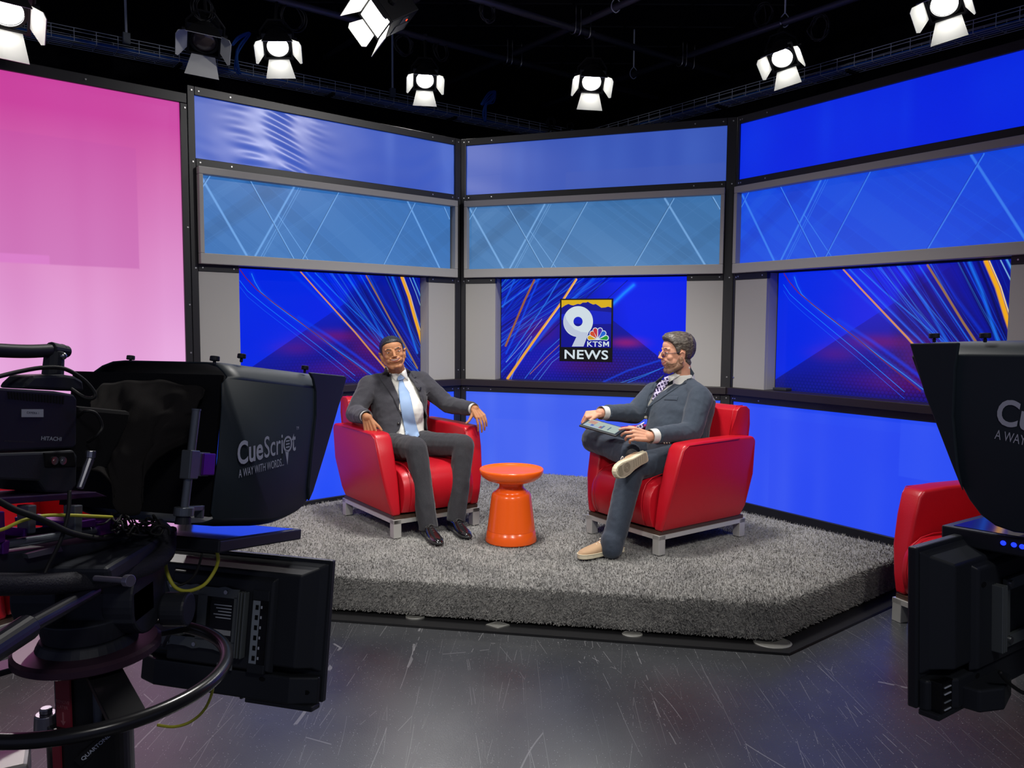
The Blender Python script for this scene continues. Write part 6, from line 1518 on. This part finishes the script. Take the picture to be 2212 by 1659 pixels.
def flank_text(s, px, py, h_px, x, m, t, nm, wt=0, w_px=None):
    a = RL.on(px, py, 0, x); b = RL.on(px, py-h_px, 0, x); me = text_mesh(s, 1, wt, .0002); co = np.empty(len(me.vertices)*3); me.vertices.foreach_get('co', co); co = co.reshape(-1, 3)
    mn, mx = co.min(0), co.max(0); sc = (b.z-a.z)/(mx[1]-mn[1]); sy = sc if w_px is None else (RL.on(px+w_px, py, 0, x).y-a.y)/(mx[0]-mn[0]); out = np.zeros_like(co)
    out[:, 1] = a.y+(co[:, 0]-mn[0])*sy; out[:, 2] = a.z+(co[:, 1]-mn[1])*sc; out[:, 0] = x+.0008; me.vertices.foreach_set('co', out.ravel()); me.update(); return obj(nm, me, m, t)
flank_text('HITACHI', 88, 951, 9, XS, textm, cm, 'maker_lettering', .02, 44); o = flank_text('CAMERA 1', 57, 893, 4.5, XS+.0012, mat('ink', (.03, .03, .12), .6), cm, 'sticker_print', 0, 26)
flank_text('PROFESSIONAL DIGITAL CAMERA', 9, 954, 3, XS, mat('dim_print', (.12, .10, .11), .6), cm, 'side_print', 0, 64)
hdl = [RL.on(x, y_, 0, -.21) for x, y_ in ((-60, 752), (0, 757), (60, 759), (110, 757), (135, 757))]
bm = BM(); tube(bm, hdl, .014, 12, res=4); h_ = obj('top_handle', bm, plastic, cm, smooth=True)
bm = BM(); a, b = RL.on(118, 758, 0, -.21), RL.on(112, 835, 0, -.21); cyl(bm, a, b, .019, .022, 16); cyl(bm, RL.on(108, 755, 0, -.21), RL.on(146, 760, 0, -.21), .017, .013, 16); obj('handle_post', bm, plastic, cm, smooth=False, bevel=.003)
bm = BM(); c = RL.on(136, 769, 0, -.19); sph(bm, c, .008); obj('handle_screw', bm, silver, cm, smooth=True)
bm = BM(); prism(bm, yzL([(28, 826), (45, 810), (110, 808), (135, 812), (152, 822), (155, 845), (20, 838)], -.21), 0, -.24, -.175); obj('viewfinder_mount', bm, plastic, cm, bevel=.006)
bm = BM(); prism(bm, yzL([(-60, 1078), (200, 1062), (225, 1072), (-60, 1094)], -.14), 0, -.26, -.13); obj('base_plate', bm, mat('plate_dark', (.06, .03, .09), .35, .5), cm, bevel=.002)
def cable(nm, lab, pts, r, m, cat='cable', res=6):
    bm = BM(); tube(bm, pts, r, 8, res=res); return tag(obj(nm, bm, m, smooth=True), lab, cat)
Wp = lambda rig, x, y_, ax, v: rig.M @ rig.on(x, y_, ax, v)
cable('camera_cable', 'black cable looping from the camera handle above the body', [Wp(RL, x, y_, 0, v) for x, y_, v in ((-20, 818, -.19), (40, 803, -.19), (95, 794, -.18), (140, 797, -.17), (180, 820, -.16), (204, 848, -.15), (200, 860, -.15), (180, 858, -.16), (150, 838, -.18), (120, 822, -.2))], .0045, rubber)
cable('camera_cable', 'thin black cable curling between camera body and cloth', [Wp(RL, x, y_, 0, v) for x, y_, v in ((168, 900, -.16), (185, 888, -.13), (208, 894, -.12), (220, 920, -.12), (210, 940, -.12), (190, 955, -.15))], .0035, rubber)
# lens mount hardware behind the cloth
bm = BM(); box(bm, XS-.10, XS-.01, RL.on(165, 900, 0, XS).y-.005, -.15, .16, .30); obj('lens_mount', bm, matte_black, cm, bevel=.01)
bm = BM(); a, b = RL.on(195, 990, 0, -.10), RL.on(172, 1055, 0, -.10); cyl(bm, a, b, .009, .007, 12); cyl(bm, a+Vector((0, 0, .0)), a+Vector((0, .0, .016)), .010, n=12); obj('clamp_lever', bm, silver, cm, bevel=.002)
# sliding plates, rods and brackets under the camera
sl = RL.thing('sliding_plate', 'purple and black rod plate carrying the studio camera and prompter', 'camera plate')
bm = BM(); cyl(bm, RL.on(-60, 1188, 0, -.14), RL.on(222, 1143, 0, -.14), .0095, n=16); obj('rod', bm, pole_m, sl, smooth=False)
bm = BM(); cyl(bm, RL.on(-60, 1165, 0, -.26), RL.on(240, 1130, 0, -.26), .0095, n=16); obj('rod', bm, pole_m, sl, smooth=False)
for q in ([(208, 1126), (252, 1118), (254, 1148), (212, 1158)], [(-10, 1105), (6, 1104), (8, 1170), (-10, 1175)], [(2, 1172), (18, 1166), (15, 1196), (2, 1198)], [(154, 1128), (204, 1120), (202, 1138), (156, 1142)], [(48, 1142), (56, 1140), (54, 1158), (47, 1160)]):
    bm = BM(); prism(bm, yzL(q, -.13), 0, -.28, -.125); obj('rod_bracket', bm, purple, sl, bevel=.002)
for x in (62, 162): 
    bm = BM(); prism(bm, yzL([(x-9, 1092), (x+9, 1090), (x+7, 1150), (x-8, 1152)], -.13), 0, -.15, -.12); obj('riser', bm, pole_m, sl, bevel=.002)
bm = BM(); prism(bm, yzL([(-60, 1200), (300, 1158), (330, 1180), (300, 1205), (-60, 1250)], -.15), 0, -.30, -.14); obj('slide_base', bm, plastic, sl, bevel=.004)
bm = BM(); prism(bm, yzL([(52, 1196), (125, 1178), (130, 1190), (56, 1206)], -.135), 0, -.14, -.128); obj('scale_plate', bm, mat('scale_grey', (.14, .15, .18), .4, .4), sl)
cable('yellow_cable', 'yellow cable strung across the camera plate', [Wp(RL, x, y_, 0, v) for x, y_, v in ((-20, 1150, -.12), (10, 1142, -.11), (50, 1124, -.10), (95, 1114, -.10), (150, 1113, -.10), (200, 1115, -.09), (242, 1117, -.09))], .0035, yellowc)
cable('black_cable', 'black cable sagging in front of the camera plate', [Wp(RL, x, y_, 0, v) for x, y_, v in ((-20, 1072, -.10), (30, 1100, -.09), (90, 1122, -.08), (150, 1150, -.08), (205, 1162, -.09), (240, 1160, -.10))], .006, rubber)
cable('black_cable', 'thin black cable hanging from the camera down past the plate', [Wp(RL, x, y_, 0, v) for x, y_, v in ((150, 1060, -.10), (147, 1110, -.09), (130, 1170, -.09), (105, 1220, -.10), (92, 1250, -.10))], .004, rubber)
cable('wrapped_cable', 'thick sleeve of bundled black cables curving below the cloth to the pan head', [Wp(RL, x, y_, 0, v) for x, y_, v in ((-40, 1262, -.10), (60, 1262, -.09), (160, 1258, -.08), (250, 1244, -.07), (320, 1222, -.06), (358, 1192, -.07), (358, 1158, -.09), (335, 1135, -.12))], .021, mat('braided_sleeve', (.02, .02, .03), .7, bump=(240, .8, .003)))
bm = BM(); rs = random.Random(4)
for k in range(16):
    pts = []; x0, y0 = rs.uniform(240, 330), rs.uniform(1110, 1140)
    for j in range(6): pts.append(RL.on(x0 + (j-2)*rs.uniform(6, 16), y0+rs.uniform(-10, 22)+j*2, 0, rs.uniform(-.14, -.04)))
    tube(bm, pts, .0022, 6, res=5)
tn = obj('cable_tangle', bm, rubber, smooth=True); tn.matrix_world = RL.M; tag(tn, 'tangle of thin black wires below the draped cloth', 'cables', kind='stuff')
cable('black_cable', 'black wire hanging in two small loops by the prompter screen corner', [Wp(RL, x, y_, 0, v) for x, y_, v in ((300, 1125, -.08), (335, 1132, -.06), (352, 1140, -.05), (345, 1155, -.05), (325, 1150, -.06), (340, 1136, -.05), (362, 1140, -.04), (366, 1155, -.04))], .0028, rubber)
cable('yellow_cable', 'yellow cable looping in front of the hanging monitor', [Wp(RL, x, y_, 0, v) for x, y_, v in ((357, 1215, -.12), (362, 1240, -.10), (378, 1268, -.08), (405, 1277, -.06), (440, 1264, -.05), (462, 1236, -.04), (471, 1212, -.03), (469, 1192, -.03))], .0045, yellowc)
cable('yellow_cable', 'yellow cable hanging in a low arc near the steering ring', [Wp(RL, x, y_, 0, v) for x, y_, v in ((461, 1470, .02), (457, 1500, .0), (440, 1535, -.02), (410, 1560, -.04), (375, 1570, -.06), (340, 1566, -.08))], .0035, yellowc)
cable('black_cable', 'black cable hanging down beside the yellow loop on the monitor', [Wp(RL, x, y_, 0, v) for x, y_, v in ((436, 1196, -.03), (430, 1220, -.04), (418, 1245, -.05), (395, 1262, -.07), (370, 1264, -.09))], .003, rubber)

# ---------------------------------------------------------------- pan head, pedestal column and steering ring
C0 = Vector((-.955, 1.72, 0))
ph = bpy.data.objects.new('head_frame', None); C.objects.link(ph); ph.location = C0+Vector((0, 0, .86))
def wp(x, y_, d): return at(x, y_, d)-ph.location
bm = BM(); prism(bm, [(p.y, p.z) for p in (wp(x, y_, 1.64) for x, y_ in ((0, 0),))] if False else [(-.17, .155), (.17, .155), (.16, .115), (-.16, .115)], 0, -.10, .14); obj('head_top', bm, plastic, ph, bevel=.01)
bm = BM(); cyl(bm, Vector((-.12, .0, .05)), Vector((-.02, 0, .05)), .085, n=36); obj('drum', bm, plastic, ph, bevel=.006)
bm = BM(); cyl(bm, Vector((.06, .03, .03)), Vector((.13, .03, .03)), .085, n=36); obj('drum', bm, plastic, ph, bevel=.006)
bm = BM(); cyl(bm, Vector((.13, .10, -.03)), Vector((.19, .10, -.03)), .04, n=24); obj('drag_knob', bm, plastic, ph, bevel=.006)
bm = BM(); cyl(bm, Vector((0, 0, -.05)), Vector((0, 0, .0)), .09, .10, 36); cyl(bm, Vector((0, 0, -.09)), Vector((0, 0, -.05)), .115, .095, 36); box(bm, -.11, .13, -.05, .05, -.01, .06); obj('pan_base', bm, plastic, ph, bevel=.004)
bm = BM(); a, b = wp(205, 1249, 1.50), wp(272, 1254, 1.46); cyl(bm, a, b, .0055, n=12); cyl(bm, b, b+(b-a).normalized()*.014, .0115, n=16); obj('silver_lever', bm, mat('lever_silver', (.45, .43, .55), .3, .8), ph, bevel=.001)
pa = tag(obj('pan_handle', (lambda b_: (cyl(b_, at(205, 1275, 1.60), at(60, 1355, 1.38), .015, .015, 20), cyl(b_, at(60, 1355, 1.38), at(-70, 1440, 1.22), .024, .022, 20), b_)[2])(BM()), mat('handle_black', (.014, .014, .022), .32), bevel=.003), 'black pan handle with thick grip reaching out of the left edge', 'handle')
pd = thing('camera_pedestal', 'black camera pedestal with pan head, handle and a red strip on its column', 'pedestal', tuple(C0))
for o in list(ph.children):
    o.data.transform(Matrix.Translation(ph.location-C0)); o.parent = pd
bpy.data.objects.remove(ph)
pa.data.transform(Matrix.Translation(-C0)); pa.parent = pd; del pa['label']; del pa['category']
blackg = mat('pedestal_black', (.012, .012, .014), .3, spec=.5)
bm = BM(); cyl(bm, (0, 0, .12), (0, 0, .76), .062, n=48); obj('column', bm, blackg, pd, smooth=False)
bm = BM(); cyl(bm, (0, 0, .05), (0, 0, .625), .088, n=48); obj('outer_column', bm, blackg, pd, bevel=.003)
for a in (-142, -48, 30, 120):
    bm = BM(); x, y_ = math.cos(math.radians(a))*.060, math.sin(math.radians(a))*.060; cyl(bm, (x, y_, .12), (x, y_, .75), .009, n=12); obj('guide_rail', bm, pole_m, pd)
for a in (-150, -14):
    bm = BM(); x, y_ = math.cos(math.radians(a))*.086, math.sin(math.radians(a))*.086; cyl(bm, (x, y_, .60), (x, y_, .645), .026, .023, 24); cyl(bm, (x, y_, .645), (x, y_, .658), .013, n=16); obj('roller_cap', bm, mat('cap_steel', (.35, .34, .38), .3, .9), pd, bevel=.003)
bm = BM(); lathe(bm, [(0, -.02), (.142, -.02), (.152, -.014), (.152, .0), (.144, .006), (.0, .006)], 64, (0, 0, .785)); obj('top_plate', bm, mat('plate_purple_sheen', (.08, .04, .065), .35, .4), pd, smooth=False)
rg = mat('red_strip', (.30, .025, .045), .4)
bm = BM(); ang = math.radians(-108); m4 = Matrix.Rotation(ang+PI/2, 4, 'Z'); box(bm, -.020, .020, -.071, -.066, .625, .765, m4); rs_ = obj('red_strip', bm, rg, pd)
bm = BM(); box(bm, -.010, .012, -.093, -.0885, .05, .62, m4); obj('red_strip', bm, rg, pd)
for k, s in enumerate(('REMOVE', 'LATER')):
    me = text_mesh(s, .010, 0, .0003, 'CENTER'); me.transform(m4 @ Matrix.Translation(Vector((0, -.0714, .680-.012*k))) @ Matrix.Rotation(PI/2, 4, 'X')); obj('strip_print', me, mat('strip_text', (.5, .16, .18), .5), rs_)
bm = BM(); prism(bm, [(-.002, .660), (-.002, .640), (-.007, .640), (0, .630), (.007, .640), (.002, .640), (.002, .660)], 1, -.0718, -.071, m4); obj('strip_arrow', bm, mat('strip_text'), rs_)
m5 = Matrix.Rotation(math.radians(-50)+PI/2, 4, 'Z') @ Matrix.Translation(Vector((0, -.0895, .592))) @ Matrix.Rotation(math.radians(-33), 4, 'Y'); bm = BM(); box(bm, -.055, .045, -.001, .002, -.012, .012, m5); lb_ = obj('maker_plate', bm, mat('plate_black', (.01, .01, .012), .3), pd)
for s, h_, dx, z0 in (('QUARTONE', .012, -.012, -.004), ('CE', .015, .034, -.005)):
    me = text_mesh(s, h_, .0003, .0003, 'CENTER'); me.transform(m5 @ Matrix.Translation(Vector((dx, -.002, z0))) @ Matrix.Rotation(PI/2, 4, 'X')); obj('plate_print', me, textm, lb_)
# skirt of the dolly, cable guards
bm = BM(); box(bm, -.36, -.12, -.05, .05, .50, .56, Matrix.Rotation(.5, 4, 'Z')); obj('side_guard', bm, mat('guard_silver', (.45, .43, .42), .4, .3), pd, bevel=.01)
bm = BM(); lathe(bm, [(0, .0), (.42, .0), (.44, .02), (.42, .16), (.30, .20), (.11, .21), (0, .21)], 6); obj('dolly_base', bm, blackg, pd, bevel=.01)
ringz = .715; Rr = .292
sr = thing('steering_ring', 'large black steering ring around the left camera pedestal', 'steering ring', (C0.x-.0, C0.y+.005, ringz))
bm = BM(); tube(bm, [Vector((Rr*math.cos(a), Rr*math.sin(a), 0)) for a in [2*PI*i/96 for i in range(96)]], .0155, 20, closed=True); obj('ring', bm, mat('ring_black', (.016, .016, .018), .25, spec=.6), sr, smooth=True)
for a in (-48, 72, 192):
    bm = BM(); c, s = math.cos(math.radians(a)), math.sin(math.radians(a)); m4 = Matrix.Rotation(math.radians(a), 4, 'Z')
    prism(bm, [(.10, .045), (.13, .045), (Rr+.005, .008), (Rr, -.008), (.12, .034), (.10, .034)], 1, -.035, .035, m4); obj('spoke', bm, blackg, sr, bevel=.002)

# ---------------------------------------------------------------- right rig
TR_ = RR.thing('teleprompter', 'black teleprompter hood cut off by the right edge, grey name lettering', 'teleprompter')
outR = [(p.y*1, p.z) for p in (RR.on(x, y_, 0, -.01) for x, y_ in ((2420, 738), (2212, 737), (2090, 737), (1985, 740), (1968, 744), (2000, 850), (2058, 1000), (2074, 1042), (2094, 1080), (2118, 1112), (2150, 1136), (2190, 1150), (2240, 1156), (2420, 1162)))]
bm = BM(); n = len(outR); ro = []
zt, zb = outR[0][1], outR[-1][1]
for f in (0, .01, .04, .09, .16, .5, 1):
    sh = .030*max(0, 1-f/.16)**2.2; ro.append([bm.verts.new((-.012+.5*f, y_, z - sh*max(0, (z-(zt-.14))/.14))) for y_, z in outR])
for A, B in zip(ro, ro[1:]):
    for i in range(n-1): bm.faces.new((A[i], A[i+1], B[i+1], B[i]))
bm.faces.new(ro[0]); bm.faces.new(ro[-1][::-1]); o = obj('hood', bm, hoodm, TR_, smooth=True, bevel=.010, seg=3)
lipR = [(RR.on(x, y_, 0, -.012).y, RR.on(x, y_, 0, -.012).z) for x, y_ in ((1968, 742), (2075, 740), (2066, 800), (2062, 900), (2072, 1010), (2082, 1060), (2058, 1000), (2000, 850))]
bm = BM(); prism(bm, lipR, 0, -.020, -.010); obj('hood_lip', bm, hoodm, TR_, bevel=.003)
for x in (2018, 2128):
    p = RR.on(x, 736, 0, .03); thumb(TR_, Vector((.03, p.y, p.z-.004)), .0125)
q = RR.on(2146, 935, 0, -.013); prompter_text(TR_, -.0135, q.y, q.z, 1.02, True, -9)
pt2 = flat_screen(RR, 'flat prompter screen with blue indicator lights under the right hood', 0, .42, -.50, 0, .042)
for k, x in enumerate((2167, 2190, 2208)):
    p = RR.on(x, 1173+k*4, 0, -.001); bm = BM(); sph(bm, p, (.003, .006, .0055)); obj('blue_light', bm, mat('blue_led', (0, 0, .2), .3, emit=(.01, .03, 1), es=2.2), pt2, smooth=True)
p0 = RR.on(1981, 1184, 1, -.05); p1 = RR.on(1991, 1532, 1, -.05)
TM2, X, Z_, dk, bx_ = talent_monitor(RR, 'black monitor hanging under the right prompter, cut off by the right edge', p0.x, p0.z, -.05, .60, (p0.z-p1.z)*1.0, flip=-1)
y = -.05
bm = BM(); bx_(bm, .03, .115, .80, .995, y-.045, y-.012); ctl = obj('control_panel', bm, mat('label_black'), TM2, bevel=.002)
for k, b in enumerate((.83, .87, .92, .965)):
    bm = BM(); bx_(bm, .05, .095, b, b+.006, y-.047, y-.044); obj('control_mark', bm, textm if k != 2 else mat('port_plate_grey'), ctl)
bm = BM(); prism(bm, [(X(a), yy) for a, yy in ((.16, y-.04), (.17, y-.085), (.27, y-.11), (.42, y-.085), (.44, y-.04))], 2, Z_(1.0), Z_(.86)); obj('foot_socket', bm, dk, TM2, bevel=.005)
bm = BM()
for a0 in (.335, .35, .365): bx_(bm, a0, a0+.009, .28, .70, y-.088, y-.06)
obj('bracket_rail', bm, brk, TM2, bevel=.002)
bm = BM(); bx_(bm, .40, .75, .26, .33, y-.078, y-.07); bx_(bm, .40, .75, .62, .69, y-.078, y-.07); bx_(bm, .40, .43, .26, .69, y-.078, y-.07); obj('mount_bracket', bm, brk, TM2)
for a, b in ((.43, .29), (.43, .65)):
    bm = BM(); c = Vector((X(a), y-.078, Z_(b))); cyl(bm, c, c-Vector((0, .005, 0)), .008, n=12); obj('bracket_screw', bm, screwm, TM2)
cable('black_cable', 'black cable hanging from the back of the right monitor', [Wp(RR, x, y_, 1, -.16) for x, y_ in ((2160, 1452), (2172, 1468), (2190, 1484), (2214, 1498), (2250, 1506))], .0045, rubber)

# the second camera and pedestal that carry the right-hand prompter (their near parts lie outside the photograph)
sh_ = RR.M @ Matrix.Translation(Vector((.44, -.385, 0)))
c2 = copy_tree(cm); c2.matrix_world = sh_; c2['label'] = 'studio camera carrying the right-hand prompter, outside the right edge of the view'
s2 = copy_tree(sl); s2.matrix_world = sh_; s2['label'] = 'rod plate under the right-hand studio camera, outside the right edge of the view'
off_ = RR.M @ Vector((.44-.20, -.385-.25, 0)); 
p2_ = copy_tree(pd); p2_.location = (off_.x, off_.y, 0); p2_.rotation_euler.z = math.radians(-50); p2_['label'] = 'pedestal under the right-hand studio camera, outside the right edge of the view'
r2_ = copy_tree(sr); r2_.location = (off_.x, off_.y, ringz); r2_['label'] = 'steering ring of the right-hand camera pedestal, outside the right edge of the view'
